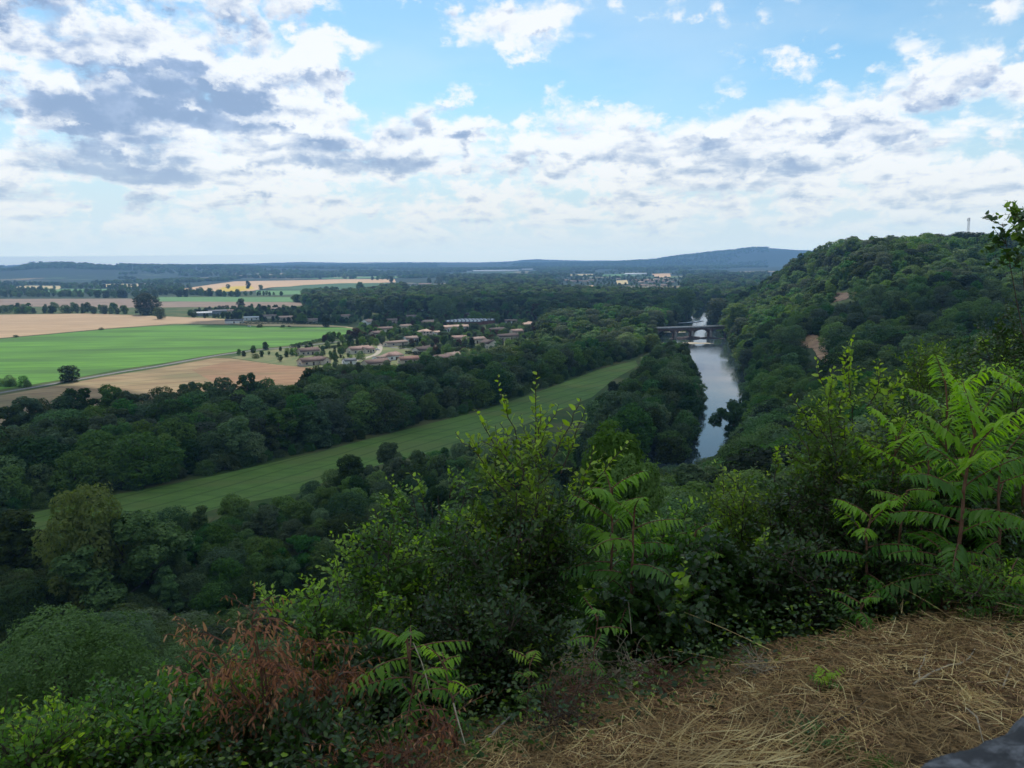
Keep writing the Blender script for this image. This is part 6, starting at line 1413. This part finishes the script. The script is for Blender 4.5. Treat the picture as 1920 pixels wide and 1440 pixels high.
m_, nt_, p_ = mat('weathered_stone', None, .8, .3); ps = geo_pos(nt_); f_ = noise(nt_, ps, 22, 6, .65).sstep(.44, .66); nt_.links.new(mixc(nt_, f_, mixc(nt_, noise(nt_, ps, 60, 4), (.02, .021, .024), (.06, .06, .062)), (.17, .172, .18)), p_.inputs['Base Color']); M['stone_grey'] = m_
STONE_LOC = (.88, .89, CZ - .79); STONE_RZ = 24
stone()
# ================================================================ UNSEEN CLOUDS ADDED FOR SHADE, AND HAZE
cm, cnt_, cp = mat('shade_cloud_vapour', (.9, .9, .92), 1.0, 0.0)
_tr = cnt_.nodes.new('ShaderNodeBsdfTransparent'); _mx = nd(cnt_, 'ShaderNodeMixShader', {0: .36, 1: cp.outputs[0], 2: _tr.outputs[0]}); cnt_.links.new(_mx.outputs[0], cnt_.nodes['Material Output'].inputs[0])   # part transparent: the added clouds let some sun through
def cloud(gx, gy, rx, ry, alt, label, seed):
    """an unseen cumulus added so that its shadow falls around the ground point (gx, gy)"""
    k = (alt - 10) / SDIR[2]; cx, cy = gx + SDIR[0] * k, gy + SDIR[1] * k
    n1, n2 = 96, 36; th = np.arange(n1) * 2 * math.pi / n1; ph = np.linspace(-math.pi / 2, math.pi / 2, n2)
    T, Pp = np.meshgrid(th, ph); x, y, z = np.cos(Pp) * np.cos(T), np.cos(Pp) * np.sin(T), np.sin(Pp)
    f = 1 + .30 * (vnoise(x * 3 + 10, y * 3 + z * 2, 1, seed)) * 2 + .16 * vnoise(x * 8 + 30, y * 8 + z * 7, 1, seed + 1) * 2 + .09 * vnoise(x * 18, y * 18 + z * 15, 1, seed + 2) * 2
    x, y, z = x * f * rx, y * f * ry, z * f * 90; z = np.where(z < 0, z * .12, z)
    V = np.stack([x, y, z], -1).reshape(-1, 3); i = np.arange(n2 - 1)[:, None] * n1 + np.arange(n1)[None]; j = np.arange(n2 - 1)[:, None] * n1 + (np.arange(n1)[None] + 1) % n1
    o = link('cloud', np_mesh('cloud', V, np.stack([i, j, j + n1, i + n1], -1).reshape(-1, 4), cm, True)); o.location = (cx, cy, alt); tag(o, label, 'cloud'); return o
cloud(-25, 205, 300, 235, 640, 'large unseen flat bottomed cloud added to shade the viewpoint and the river bend', 1)
cloud(130, 1150, 330, 190, 900, 'far unseen cloud added to shade the wood behind the bridge', 12)
cloud(-120, 1010, 280, 90, 800, 'narrow unseen cloud added to shade the wood behind the village', 14)
cloud(150, 440, 150, 120, 620, 'rounded unseen cloud added to shade the wooded tongue and the lower hillside', 9)
cloud(-190, 330, 300, 140, 640, 'long unseen cloud added to shade the belt of dark trees', 4)

hmat = bpy.data.materials.new('haze'); hmat.use_nodes = True; hn = hmat.node_tree; hn.nodes.clear()
ho = hn.nodes.new('ShaderNodeOutputMaterial'); pv = hn.nodes.new('ShaderNodeVolumePrincipled')
pv.inputs['Color'].default_value = (.32, .60, 1.0, 1); pv.inputs['Density'].default_value = HAZE_D; pv.inputs['Anisotropy'].default_value = 0.0
hn.links.new(pv.outputs[0], ho.inputs['Volume'])
b = MB(); b.box((0, 7500, 128), (34000, 17000, 272)); hb = b.build('haze', hmat); tag(hb, kind='stuff')
